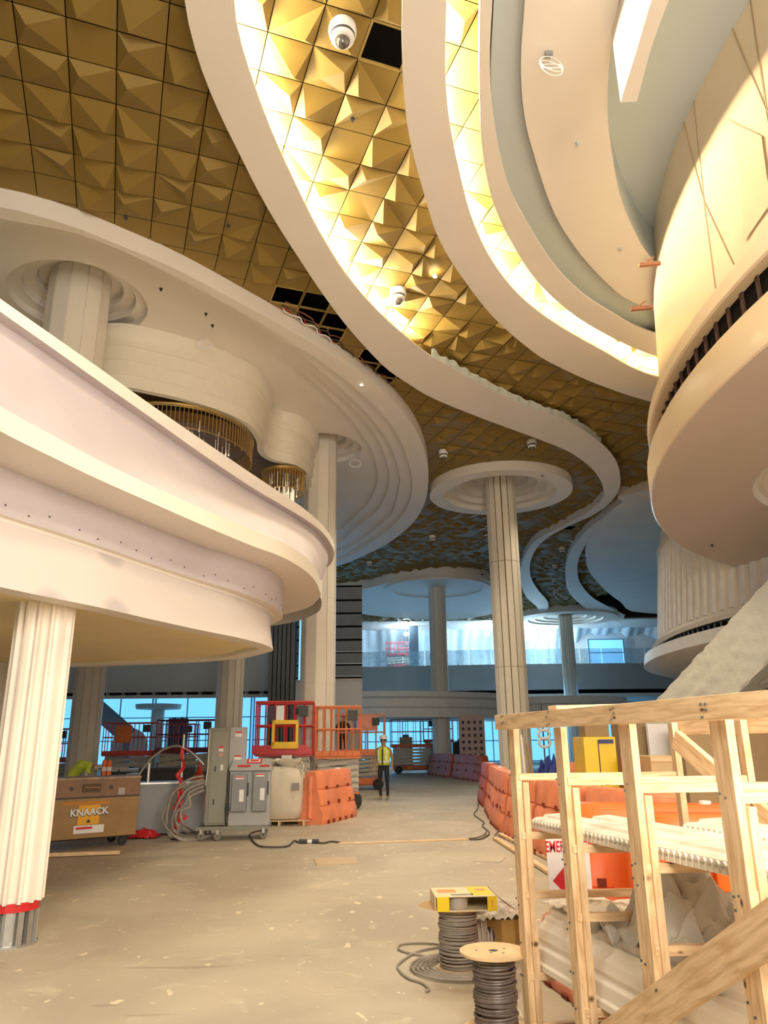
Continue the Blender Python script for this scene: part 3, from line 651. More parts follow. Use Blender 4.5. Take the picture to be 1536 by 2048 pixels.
# pointed bulkhead above the drum
pt = thing('pointed_bulkhead', 'pointed white bulkhead end beside the cream drum, at the top', 'bulkhead', (3.4, 8, 9.0))
top = [at_z(1262, -100, 9.95), at_z(1240, 0, 9.95), at_z(1229, 100, 9.95)]
tipb = at_z(1241, 205, 8.9)
tl = [at_z(x, y, 8.9) for x, y in ((1340, -100), (1303, 0), (1275, 95), (1241, 205))]
tr = [at_z(x, y, 8.9) for x, y in ((1380, -100), (1338, 0), (1303, 95), (1274, 203))]
mb = MB(Matrix.Translation((-3.4, -8, -9.0)))
mb.rings([zset(resample(crom(tl, 4), 14), 10.78), resample(crom(tl, 4), 14), resample(crom(tr, 4), 14), zset(resample(crom(tr, 4), 14), 10.78)], closed=False)
mb.poly([tl[-1], tr[-1], Vector((tr[-1].x, tr[-1].y, 10.78)), Vector((tl[-1].x, tl[-1].y, 10.78))])
mb.build('bulkhead_body', plaster, pt)

# torn brackets sticking out of the drum edge
for (x, y), lb in (((1292, 530), 'upper'), ((1276, 618), 'lower')):
    p = at_y(x, y, 11.2); mb = MB(); mb.bar((-0.12, 0, 0), (0.25, 0.0, 0.03), 0.06, 0.06); mb.bar((-0.02, 0, 0.03), (0.15, 0, 0.16), 0.03, 0.02)
    o = mb.build('rusty_bracket', mat('rust', (0.28, 0.12, 0.07), 0.8)); o.location = p; tag(o, '%s rusty bracket sticking out of the cream drum edge' % lb, 'bracket')

# ================================================================ SECOND DRUM WITH BATTENS
d2 = thing('battened_drum', 'distant curved drum of vertical white battens beyond the sloping wrapped truss', 'wall', (22, 21.5, 3.8)); EM = Matrix.Translation((-22, -21.5, -3.8))
C2 = Vector((22, 21.5, 0)); 
def c2l(r, z, n=160): return [Vector((C2.x+r*math.cos(2*PI*k/n), C2.y+r*math.sin(2*PI*k/n), z)) for k in range(n)]
mb = MB(EM); mb.rings([c2l(13.4, 4.55), c2l(13.55, 4.52), c2l(13.6, 4.62), c2l(13.45, 4.75), c2l(13.35, 4.8), c2l(13.0, 7.7)]); mb.build('drum_wall', plaster, d2, smooth=True, ang=40)
mb = MB(EM); mb.rings([c2l(13.0, 7.68), c2l(13.12, 7.7), c2l(13.12, 7.82), c2l(13.0, 7.85), c2l(12.95, 8.4), c2l(12.7, 9.0), c2l(12.2, 9.6)]); mb.build('drum_cap', cream, d2, smooth=True, ang=40)
mb = MB(EM)
for k in range(62):
    a = PI*0.55+k*0.032; ca, sa = math.cos(a), math.sin(a)
    mb.bar((C2.x+13.38*ca, C2.y+13.38*sa, 4.8), (C2.x+13.05*ca, C2.y+13.05*sa, 7.68), 0.12, 0.10, up=(ca, sa, 0))
mb.build('battens', white, d2)
mb = MB(EM); mb.rings([c2l(13.1, 4.0), c2l(13.1, 4.56)]); mb.build('dark_slot', black, d2)
mb = MB(EM)
for k in range(80):
    a = PI*0.6+k*0.024; p = (C2.x+13.3*math.cos(a), C2.y+13.3*math.sin(a)); mb.bar((*p, 4.2), (*p, 4.55), 0.04, 0.04)
mb.build('slot_brackets', steel, d2)['kind'] = 'stuff'
mb = MB(EM); mb.rings([c2l(13.1, 4.3), c2l(13.9, 4.28), c2l(13.95, 3.95), c2l(13.5, 3.82), c2l(12.5, 3.8)]); mb.poly(c2l(12.5, 3.8)); mb.build('bottom_disc', white, d2, smooth=True, ang=30)

# ---- sloping wrapped truss
A = at_y(1412, 1400, 15.5); B = at_y(1650, 1150, 13.8); dv = (B-A).normalized()
tr_ = thing('wrapped_escalator_truss', 'sloping escalator truss wrapped in pale crinkled plastic, rising behind the rack', 'truss', (A.x, A.y, A.z))
side = dv.cross(Vector((0, 0, 1))).normalized(); upv = side.cross(dv).normalized()
if upv.z < 0: upv = -upv
P0 = A-dv*((A.z-0.55)/dv.z); P1 = A+dv*((5.2-A.z)/dv.z); n = 60; m_ = 15
wrap = mat('plastic_wrap', (0.56, 0.56, 0.49), 0.35, var=0.05, scale=2, bump=0.5, bscale=9)
loops = []
for i in range(n+1):
    c = P0.lerp(P1, i/n); L = []
    for k in range(m_*4):
        s_, f = divmod(k, m_); f /= m_; hw, hh = 0.62, 0.5
        x, y = [(-hw+2*hw*f, -hh), (hw, -hh+2*hh*f), (hw-2*hw*f, hh), (-hw, hh-2*hh*f)][s_]
        e = 0.04*noise.noise(Vector((i*0.9+k*0.35, k*0.5, 0)))+0.015*math.sin(i*2.1+k*0.8)
        rad = Vector((x, y)).length; x *= 1+e/rad; y *= 1+e/rad
        L.append(c+side*x+upv*y-A)
    loops.append(L)
mb = MB(); mb.rings(loops); mb.build('plastic_wrap', wrap, tr_, smooth=True, ang=80)
mb = MB(); mb.bar(P0-A+upv*0.05, P1-A+upv*0.05, 1.10, 0.85, up=upv); mb.build('steel_truss', dark, tr_)

# ================================================================ BACKGROUND HALL
W = struct
o = MB().box((4, 64.6, 5.5), (80, 0.3, 11.6)).build('wall_back', concrete_grey); W(o, 'far back wall')
o = MB().box((-28, 39.5, 5.5), (0.3, 50, 11.6)).build('wall_left', concrete_grey); W(o, 'left far wall')
o = MB().box((38, 47, 5.5), (0.3, 35, 11.6)).build('wall_right', concrete_grey); W(o, 'right far wall')
ot = thing('gallery_slab', 'long grey balcony front of the far upper gallery', 'balcony', (4, 47, 4.4)); GM = Matrix.Translation((-4, -47, -4.4))
def garc(x0, x1, y0, bow, n=40): return [Vector((x0+(x1-x0)*k/n, y0+bow*(1-((k/n)*2-1)**2), 0)) for k in range(n+1)]
g0 = garc(-3.6, 29, 57.2, -1.2)
mb = MB(GM); mb.rings([zset([p+Vector((0, 7, 0)) for p in g0], 7.0), zset(g0, 7.0), zset(g0, 5.16), zset([p+Vector((0, 0.5, 0)) for p in g0], 5.14)], closed=False); mb.build('slab_front', concrete_grey, ot, smooth=True)
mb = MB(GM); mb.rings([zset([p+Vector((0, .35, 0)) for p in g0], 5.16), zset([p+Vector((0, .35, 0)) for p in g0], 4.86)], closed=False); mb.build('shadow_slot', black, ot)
mb = MB(GM); mb.rings([zset([p+Vector((0, -.02, 0)) for p in g0], 4.86), zset([p+Vector((0, -.1, 0)) for p in g0], 4.6), zset([p+Vector((0, 3.5, 0)) for p in g0], 4.5), zset([p+Vector((0, 7, 0)) for p in g0], 4.55)], closed=False); mb.build('lower_soffit', plaster_b, ot, smooth=True)
glass = mat('rail_glass', (0.45, 0.70, 0.85), 0.05, alpha=0.35)
mb = MB()
for a, b in zip(g0[:-1:2], g0[2::2]): mb.bar(Vector((a.x+.04, a.y+.1, 7.55)), Vector((b.x-.04, b.y+.1, 7.55)), 0.02, 1.1)
tag(mb.build('glass_railing', glass), 'clear glass railing along the far upper gallery', 'railing')
# wavy plastic drapes and upper gallery back
mb = MB(); L0 = []; L1 = []; L2_ = []
for k in range(160):
    x = -3.4+k*0.17; y = 61.5+0.25*math.sin(k*0.5)+0.15*math.sin(k*1.3); L0.append(Vector((x, y, 7.0))); L1.append(Vector((x, y+.6*math.sin(k*.11), 9.0+0.15*math.sin(k*.22)))); L2_.append(Vector((x, y-1.6, 10.2)))
mb.rings([L0, L1, L2_], closed=False)
tag(mb.build('plastic_drapes', mat('translucent_drape', (0.62, 0.72, 0.80), 0.4, bump=0.5, bscale=0.8), smooth=True, ang=80), 'pale translucent drapes hung across the far upper gallery', 'drapes')
for i, (x, y, lb) in enumerate(((812, 1268, 'leftmost, left of the far grey column'), (975, 1268, 'just left of the brass-lined column'), (1055, 1276, 'upper of two right of the brass-lined column'), (1078, 1294, 'lower of two right of the brass-lined column'))):
    p = at_y(x, y, 58.3); t = thing('work_light', 'bright white work light in the far gallery, %s' % lb, 'work light', p)
    MB().lathe([(0.02, -0.16), (0.15, -0.08), (0.16, 0.06), (0.06, 0.14), (0.01, .14)], n=16).build('lamp_bulb', lampw, t, smooth=True)
    MB().bar((0, 0, .14), (0, 0, 10.1-p.z), 0.04, 0.04).build('stem', dark, t)
    point('work_light_glow', p+Vector((0, -0.6, 0)), 420, (0.6, 0.85, 1.0), 0.2)
# drape dark post, mini lifts and chairs on the gallery
p = at_y(828, 1300, 57.6); tag(MB().prism([(p.x-.35, p.y), (p.x+.35, p.y), (p.x+.35, p.y+.3), (p.x-.35, p.y+.3)], 7.0, 10.1).build('gallery_post', mat('post_blue_grey', (0.16, 0.22, 0.28), 0.6)), 'dark blue-grey post between work light and far grey column', 'post')
# blue windows, upper right
k = 1
def window(x0, x1, y, z0, z1, nx, nz, label, m=winm, fr=0.06, yaw=0.0):
    global k
    c = ((x0+x1)/2, y, z0); t = thing('window_%d' % k, None, None, c, yaw); t['kind'] = 'structure'; t['label'] = label; k += 1
    w_ = x1-x0; h = z1-z0
    MB().box((0, 0.05, h/2), (w_, 0.04, h)).build('window_pane', m, t)
    mb = MB()
    for i in range(nx+1): mb.box((-w_/2+w_*i/nx, 0, h/2), (fr, 0.08, h))
    for i in range(nz+1): mb.box((0, 0, h*i/nz), (w_, 0.08, fr))
    mb.build('window_frame', mat('frame_dark', (0.08, 0.10, 0.13), 0.5), t)
window(16.2, 19.0, 60.4, 7.2, 9.3, 1, 2, 'blue daylight window of the upper gallery at right', winm)
o = MB().box((22.5, 60.8, 8.6), (16, 0.2, 3.6)).build('wall_gallery', plaster_b); W(o, 'pale wall of the upper gallery at right')
mb = MB(); mb.box((6, 60.1, 10.2), (60, 9.4, 0.1)); o = mb.build('ceiling_gallery', plaster_b); W(o, 'soffit over the far gallery')
# ground floor windows beyond the hall
for a, b in ((-7.2, -1.7), (-1.5, 4.1), (4.3, 9.9), (10.1, 15.7), (15.9, 21.5)):
    window(a, b, 62.5, 0.1, 3.2, 4, 2, 'tall daylit blue window at the back of the ground floor', winm2)
o = MB().box((7, 62.9, 1.8), (32, 0.2, 3.6)).build('wall_shop', plaster_b); W(o, 'wall behind the ground floor windows')
# curved bar canopy
can = thing('bar_canopy', 'stepped white curved canopy over the ground floor behind the lifts', 'canopy', (2, 40, 2.8)); QM = Matrix.Translation((-2, -40, -2.8))
cc = crom([Vector(v) for v in ((-4.5, 39.5, 0), (-1.5, 38.4, 0), (2.0, 38.8, 0), (5.2, 40.6, 0), (7.0, 43, 0), (6.8, 46, 0), (2, 46.5, 0), (-4, 45, 0))], 8, True)
mb = MB(QM); mb.rings([zset(cc, 4.05), [q_ for q_ in zset([p+(Vector((1.5, 43, 0))-p)*-0.03 for p in cc], 4.05)], [q_ for q_ in zset([p+(Vector((1.5, 43, 0))-p)*-0.03 for p in cc], 3.8)], zset([p+(Vector((1.5, 43, 0))-p)*0.02 for p in cc], 3.7), zset([p+(Vector((1.5, 43, 0))-p)*0.02 for p in cc], 3.3), zset([p+(Vector((1.5, 43, 0))-p)*0.06 for p in cc], 3.25), zset([p+(Vector((1.5, 43, 0))-p)*0.06 for p in cc], 2.80)]); mb.poly(zset(cc, 4.05)); mb.poly(zset([p+(Vector((1.5, 43, 0))-p)*0.06 for p in cc], 2.8))
mb.build('canopy_body', white, can, smooth=True, ang=30)
can2 = thing('bar_canopy', 'second white curved canopy right of the far grey column', 'canopy', (10, 46, 2.7)); QM = Matrix.Translation((-10, -46, -2.7))
cc2 = circ((10.2, 47.5), 4.4, 0, 40)
mb = MB(QM); mb.rings([zset(cc2, 4.0), zset(cc2, 3.6), circ((10.2, 47.5), 4.2, 3.55, 40), circ((10.2, 47.5), 4.2, 2.8, 40)]); mb.poly(circ((10.2, 47.5), 4.2, 2.8, 40)); mb.build('canopy_body', white, can2, smooth=True, ang=30)
o = tag(MB().lathe([(0.0, -0.02), (0.5, -0.02), (0.5, 0.02)], n=24).build('ceiling_lamp', mat('lamp_cyan', (1, 1, 1), emit=(0.35, 0.85, 1.0), es=22)), 'cyan-white ceiling lamp glowing above the right canopy', 'lamp'); o.location = at_z(952, 1397, 4.02)
# slatted panel behind the middle column
sp_ = thing('slatted_wall', 'grey wall of wide boards with dark slots, behind the tall pale column', 'wall', (-2.6, 34, 0))
mb = MB(); 
zs = [8.5, 7.85, 7.25, 6.65, 6.05, 5.5, 4.95, 4.4]
for a, b in zip(zs[:-1], zs[1:]): mb.box((0, 0, (a+b)/2-.02), (3.1, 0.15, a-b-.09))
mb.build('boards', mat('board_grey', (0.20, 0.21, 0.23), 0.55), sp_)
MB().box((0, 0.12, 6.45), (3.1, 0.05, 4.2)).build('backing', black, sp_)
MB().box((0, 0.2, 2.2), (3.1, 0.1, 4.4)).build('lower_wall', plaster_b, sp_)
mb = MB()
for z in (5.5, 4.97, 4.42): mb.box((-0.1, -0.1, z), (3.3, 0.03, 0.03))
mb.build('light_strips', mat('strip_pale', (0.7, 0.75, 0.8), 0.3), sp_)
dp = thing('dark_ribbed_panel', 'tall dark grey ribbed panel between the balcony nose and pale column', 'panel', (-4.3, 31.5, 0))
mb = MB()
for i in range(6): mb.box((-0.45+i*0.18, 0, 4.2), (0.14, 0.2, 8.4))
mb.build('ribs', mat('rib_grey', (0.13, 0.15, 0.17), 0.4), dp); MB().box((0.02, 0.15, 4.2), (1.1, 0.1, 8.4)).build('backing', dark, dp)
MB().box((0.8, 0.1, 6.3), (0.22, 0.05, 4.4)).build('lit_slot', winm2, dp)
# left far gallery front with slots and windows
lf = thing('left_gallery_front', 'blue-grey gallery front with a row of dark slots, seen under the balcony', 'wall', (-12, 33, 3.4)); LM = Matrix.Translation((12, -33, -3.4))
mb = MB(LM); mb.box((-13.5, 33.2, 5.0), (17.6, 0.4, 2.5)); mb.box((-13.5, 33.1, 3.58), (17.6, 0.3, 0.14)); mb.build('fascia', plaster_blue, lf)
mb = MB(LM); 
for i in range(26): mb.box((-21.5+i*0.66, 33.02, 3.70), (0.46, 0.2, 0.11))
mb.build('vent_slots', black, lf)
mb = MB(LM); mb.box((-13.5, 33.22, 3.70), (17.6, 0.3, 0.12)); mb.build('slot_band', concrete_grey, lf)
for a, b in ((-26, -20.2), (-20, -14.2), (-14, -8.2), (-8, -3.2)):
    window(a, b, 47.0, 0.5, 4.5, 3, 3, 'pale blue daylit shopfront window beyond the left lifts', winm2, 0.05)
o = MB().box((-15, 47.4, 2.6), (26, 0.2, 5.2)).build('wall_shopfront', plaster_b); W(o, 'wall behind left windows')
p = at_y(315, 1440, 43); t = thing('mushroom_column', 'slim pale column with round capital before the left windows', 'column', (p.x, p.y, 0))
MB().lathe([(0.35, 0), (0.35, 3.5)], n=24).build('shaft', white, t, smooth=True); MB().lathe([(0.36, 3.45), (1.2, 3.5), (1.25, 3.75), (0.3, 3.8)], n=32).build('capital', white, t, smooth=True)
p = at_y(262, 1455, 41); o = tag(MB().lathe([(0.02, -0.06), (0.95, -0.06), (0.95, 0.06), (0.02, 0.06)], n=40).build('round_panel', plaster_b), 'pale round disc panel standing before the left windows', 'panel'); o.location = (p.x, p.y, 1.5); o.rotation_euler = (PI/2, 0, 0)
p = at_y(262, 1455, 41); t = MB().box((0, 0, .3), (0.8, 0.3, 0.6)).build('panel_stand', dark); t.location = (p.x, p.y, 0); tag(t, 'dark stand under the pale round disc', 'stand')
p = at_y(357, 1440, 40); t = thing('dark_panel_stack', 'upright stack of dark panels before the left windows', 'panel', (p.x, p.y, 0))
mb = MB()
for i in range(5): mb.box((-0.4+i*.2, 0, 1.45+0.05*(i % 2)), (0.16, 0.2, 2.9))
mb.build('panels', dark, t)
p0, p1 = at_y(175, 1400, 38), at_y(255, 1470, 38); o = MB().bar(p0, p1, 0.9, 0.7).box((p1.x, p1.y, p1.z/2), (0.3, 0.3, p1.z)).build('escalator_truss', mat('truss_slate', (0.17, 0.20, 0.23), 0.5)); tag(o, 'dark sloping escalator side behind the left lifts', 'escalator')

# ================================================================ PEOPLE
def skinned(name, joints, edges, m, parent, sub=2, root=0):
    me = bpy.data.meshes.new(name); me.from_pydata([j[0] for j in joints], edges, []); me.materials.append(m)
    o = bpy.data.objects.new(name, me); COL.objects.link(o); o.parent = parent
    md = o.modifiers.new('skin', 'SKIN')
    for i, j in enumerate(joints):
        r = j[1]; sv = me.skin_vertices[0].data[i]; sv.radius = r if isinstance(r, tuple) else (r, r); sv.use_root = (i == root)
    md.use_smooth_shade = True
    s = o.modifiers.new('sub', 'SUBSURF'); s.levels = sub; s.render_levels = sub
    dg = bpy.context.evaluated_depsgraph_get(); dg.update(); ev = o.evaluated_get(dg); m2 = bpy.data.meshes.new_from_object(ev); o.modifiers.clear(); o.data = m2
    if not m2.materials: m2.materials.append(m)
    return o
def person_walking(loc, rz):
    t = thing('person', 'worker in a yellow hi-vis vest, brown shirt and hard hat walking on the open floor', 'person', loc, rz)
    # faces +x locally (turned to the picture's left), front = -y
    J = [((0, 0, 0.98), (0.15, 0.11)), ((0, 0, 1.15), (0.14, 0.10)), ((0, -0.01, 1.32), (0.165, 0.11)), ((0, 0, 1.43), (0.12, 0.085)), ((0, 0, 1.50), (0.055, 0.055)), ((0, -0.01, 1.57), (0.075, 0.085)), ((0, -0.01, 1.66), (0.082, 0.098)), ((0, 0, 1.71), (0.06, 0.07)),
         ((-0.19, 0, 1.40), 0.06), ((-0.26, 0.02, 1.14), 0.047), ((-0.27, -0.06, 0.92), 0.034), ((-0.27, -0.08, 0.86), (0.022, 0.04)), ((-0.27, -0.09, 0.80), (0.018, 0.035)),
         ((0.19, 0, 1.40), 0.06), ((0.26, 0.03, 1.14), 0.047), ((0.25, -0.02, 0.92), 0.034), ((0.25, -0.04, 0.86), (0.022, 0.04)), ((0.25, -0.05, 0.80), (0.018, 0.035))]
    E_ = [(0, 1), (1, 2), (2, 3), (3, 4), (4, 5), (5, 6), (6, 7), (3, 8), (8, 9), (9, 10), (10, 11), (11, 12), (3, 13), (13, 14), (14, 15), (15, 16), (16, 17)]
    # legs as part of the same figure
    b = len(J); J += [((-0.09, 0, 0.90), 0.10), ((-0.11, -0.04, 0.50), 0.062), ((-0.11, 0.05, 0.12), 0.042), ((-0.11, 0.04, 0.06), 0.045), ((-0.12, -0.10, 0.04), 0.04),
                      ((0.09, 0, 0.90), 0.10), ((0.10, 0.02, 0.50), 0.062), ((0.09, 0.10, 0.12), 0.042), ((0.09, 0.10, 0.06), 0.045), ((0.10, -0.04, 0.04), 0.04)]
    E_ += [(0, b), (b, b+1), (b+1, b+2), (b+2, b+3), (b+3, b+4), (0, b+5), (b+5, b+6), (b+6, b+7), (b+7, b+8), (b+8, b+9)]
    body = skinned('body', J, E_, skin, t)
    me = body.data; me.materials.clear()
    for m_ in (skin, brown_shirt, trouser, boot): me.materials.append(m_)
    for p in me.polygons:
        c = p.center; z = c.z
        if z > 1.49: p.material_index = 0
        elif abs(c.x) > 0.20 and z < 0.93: p.material_index = 0
        elif z > 0.97 or abs(c.x) > 0.205: p.material_index = 1
        elif z > 0.11: p.material_index = 2
        else: p.material_index = 3
        p.use_smooth = True
    for sx, hx in ((-1, -0.27), (1, 0.25)):   # fingers
        for q_ in range(4):
            y = -0.105+q_*0.022 if sx < 0 else -0.065+q_*0.022
            MB().tube([(hx, y, 0.80), (hx-sx*0.006, y, 0.765), (hx-sx*0.018, y+.002, 0.74-0.006*(q_ in (1, 2)))], [0.010, 0.009, 0.007], 6).build('finger', skin, t, smooth=True)
        MB().tube([(hx, -0.09 if sx < 0 else -0.05, 0.85), (hx-sx*0.01, -0.13 if sx < 0 else -0.09, 0.82), (hx-sx*.015, -0.135 if sx < 0 else -0.095, 0.795)], [0.012, 0.010, 0.008], 6).build('thumb', skin, t, smooth=True)
    # face
    MB().tube([(0, -0.095, 1.645), (0, -0.125, 1.60), (0, -0.105, 1.595)], [0.010, 0.016, 0.012], 6).build('nose', skin, t, smooth=True)
    for s_ in (-1, 1):
        MB().lathe([(0.001, -.012), (0.012, 0), (0.001, 0.012)], (s_*0.03, -0.098, 1.64), 8).build('eye', dark, t)
        MB().tube([(s_*0.085, 0, 1.60), (s_*0.095, 0.01, 1.63), (s_*0.085, 0.015, 1.66)], [0.008, 0.014, 0.010], 6).build('ear', skin, t, smooth=True)
    MB().box((0, -0.098, 1.565), (0.045, 0.012, 0.010)).build('mouth', mat('lips', (0.28, 0.10, 0.08), 0.6), t)
    MB().lathe([(0.10, -0.02), (0.102, 0.02), (0.09, 0.06)], (0, 0.015, 1.66), 20).build('hair', dark, t)
    # vest
    mb = MB(); loops = []
    for z, rx, ry in ((0.96, 0.185, 0.145), (1.10, 0.18, 0.14), (1.25, 0.20, 0.145), (1.36, 0.205, 0.14), (1.43, 0.17, 0.12), (1.475, 0.11, 0.09)):
        loops.append([Vector((rx*math.cos(a), ry*math.sin(a), z)) for a in [-PI/2+0.12+(2*PI-0.24)*k_/36 for k_ in range(37)]])
    mb.rings(loops, closed=False); v = mb.build('vest', hiviz, t, smooth=True); sdf = v.modifiers.new('s', 'SOLIDIFY'); sdf.thickness = 0.008
    mb = MB()
    for z, rx, ry in ((1.06, 0.187, 0.147), ):
        mb.rings([[Vector((rx*math.cos(a), ry*math.sin(a), zz_)) for a in [-PI/2+0.12+(2*PI-0.24)*k_/36 for k_ in range(37)]] for zz_ in (z-0.03, z+0.03)], closed=False)
    for s_ in (-1, 1): mb.add([(s_*0.10, -0.15, 1.09), (s_*0.14, -0.145, 1.09), (s_*0.145, -0.125, 1.40), (s_*0.105, -0.135, 1.42)], [(0, 1, 2, 3)])
    mb.build('reflective_strips', silver, v, smooth=True)
    MB().box((0, -0.155, 1.2), (0.035, 0.012, 0.44)).build('vest_opening', dark, v)
    MB().lathe([(0.155, 0), (0.15, 0.008), (0.12, 0.012), (0.118, 0.05), (0.10, 0.095), (0.06, 0.12), (0.005, 0.128)], (0, -0.01, 1.695), 28).build('hard_hat', mat('hat_sticker_grey', (0.55, 0.55, 0.52), 0.35, var=0.6, scale=14), t, smooth=True)
    return t
gp = at_z(768, 1600); person_walking((gp.x, gp.y, 0.0), math.radians(-14))
# bending worker at left
p = at_y(145, 1545, 17.0); t = thing('person', 'worker in a lime hi-vis shirt bending forward behind the tan tool chest', 'person', (p.x, p.y, 0), math.radians(15))
J = [((0, 0, 0.92), (0.15, 0.13)), ((0.06, -0.05, 1.08), (0.15, 0.12)), ((0.20, -0.1, 1.20), (0.17, 0.12)), ((0.34, -0.12, 1.22), (0.11, 0.09)), ((0.42, -0.13, 1.19), 0.055), ((0.49, -0.14, 1.14), 0.085), ((0.52, -0.14, 1.07), 0.07),
     ((0.33, -0.30, 1.14), 0.06), ((0.36, -0.34, 0.88), 0.045), ((0.45, -0.34, 0.66), 0.035), ((0.47, -0.34, 0.57), 0.03), ((0.33, 0.08, 1.14), 0.06), ((0.38, 0.1, 0.88), 0.045), ((0.46, 0.08, 0.66), 0.035), ((0.48, 0.08, 0.57), 0.03),
     ((-0.02, -0.11, 0.84), 0.11), ((0.06, -0.12, 0.47), 0.065), ((-0.03, -0.12, 0.1), 0.045), ((0.10, -0.12, 0.05), 0.045), ((-0.02, 0.11, 0.84), 0.11), ((0.06, 0.12, 0.47), 0.065), ((-0.03, 0.12, 0.1), 0.045), ((0.10, 0.12, 0.05), 0.045)]
E_ = [(0, 1), (1, 2), (2, 3), (3, 4), (4, 5), (5, 6), (3, 7), (7, 8), (8, 9), (9, 10), (3, 11), (11, 12), (12, 13), (13, 14), (0, 15), (15, 16), (16, 17), (17, 18), (0, 19), (19, 20), (20, 21), (21, 22)]
b_ = skinned('body', J, E_, hiviz, t); me = b_.data; me.materials.clear()
for m_ in (hiviz, skin, trouser): me.materials.append(m_)
for pl in me.polygons:
    c = pl.center; pl.material_index = 1 if (c.x > 0.40 and c.z > 1.0) or (c.x > 0.3 and c.z < 0.85) else (2 if c.z < 0.93 and c.x < 0.2 else 0); pl.use_smooth = True
MB().bar((0.02, -0.165, 1.04), (0.22, -0.215, 1.20), 0.02, 0.05).build('reflective_strips', silver, t)
MB().lathe([(0.14, 0), (0.11, 0.012), (0.10, 0.07), (0.05, 0.10), (0.005, .105)], (0.53, -0.14, 1.10), 20).build('hard_hat', white, t, smooth=True)
# worker on the lift seen from the shoulders up, behind the pink lift
p = at_y(686, 1440, 29.6); t = thing('person', 'dark-haired worker standing in the orange lift basket, only head and shoulders showing', 'person', (p.x, p.y, 1.2))
J = [((0, 0, 0.75), (0.14, 0.10)), ((0, 0, 1.0), (0.15, 0.10)), ((0, 0, 1.15), (0.12, 0.08)), ((0, 0, 1.23), 0.05), ((0, 0, 1.30), (0.075, 0.085)), ((0, 0, 1.38), (0.07, 0.085)), ((-0.18, 0, 1.12), 0.055), ((-0.26, -0.05, 0.9), 0.045), ((-0.2, -0.2, 0.8), 0.035), ((0.18, 0, 1.12), 0.055), ((0.26, -0.05, 0.9), 0.045), ((0.2, -0.2, 0.8), 0.035), ((-0.09, 0, 0.65), 0.1), ((-0.09, 0, 0.35), .06), ((-0.09, 0, 0.06), .05), ((0.09, 0, 0.65), 0.1), ((0.09, 0, 0.35), .06), ((0.09, 0, 0.06), .05)]
for i, j in enumerate(J): J[i] = ((j[0][0], j[0][1], j[0][2]*0.98), j[1])
b_ = skinned('body', J, [(0, 1), (1, 2), (2, 3), (3, 4), (4, 5), (2, 6), (6, 7), (7, 8), (2, 9), (9, 10), (10, 11), (0, 12), (12, 13), (13, 14), (0, 15), (15, 16), (16, 17)], trouser, t); me = b_.data; me.materials.append(skin)
for pl in me.polygons: pl.material_index = 1 if pl.center.z > 1.19 else 0
MB().lathe([(0.088, -0.03), (0.095, 0.03), (0.07, 0.08), (0.01, 0.10)], (0, 0.015, 1.36), 20).build('hair', dark, t, smooth=True)

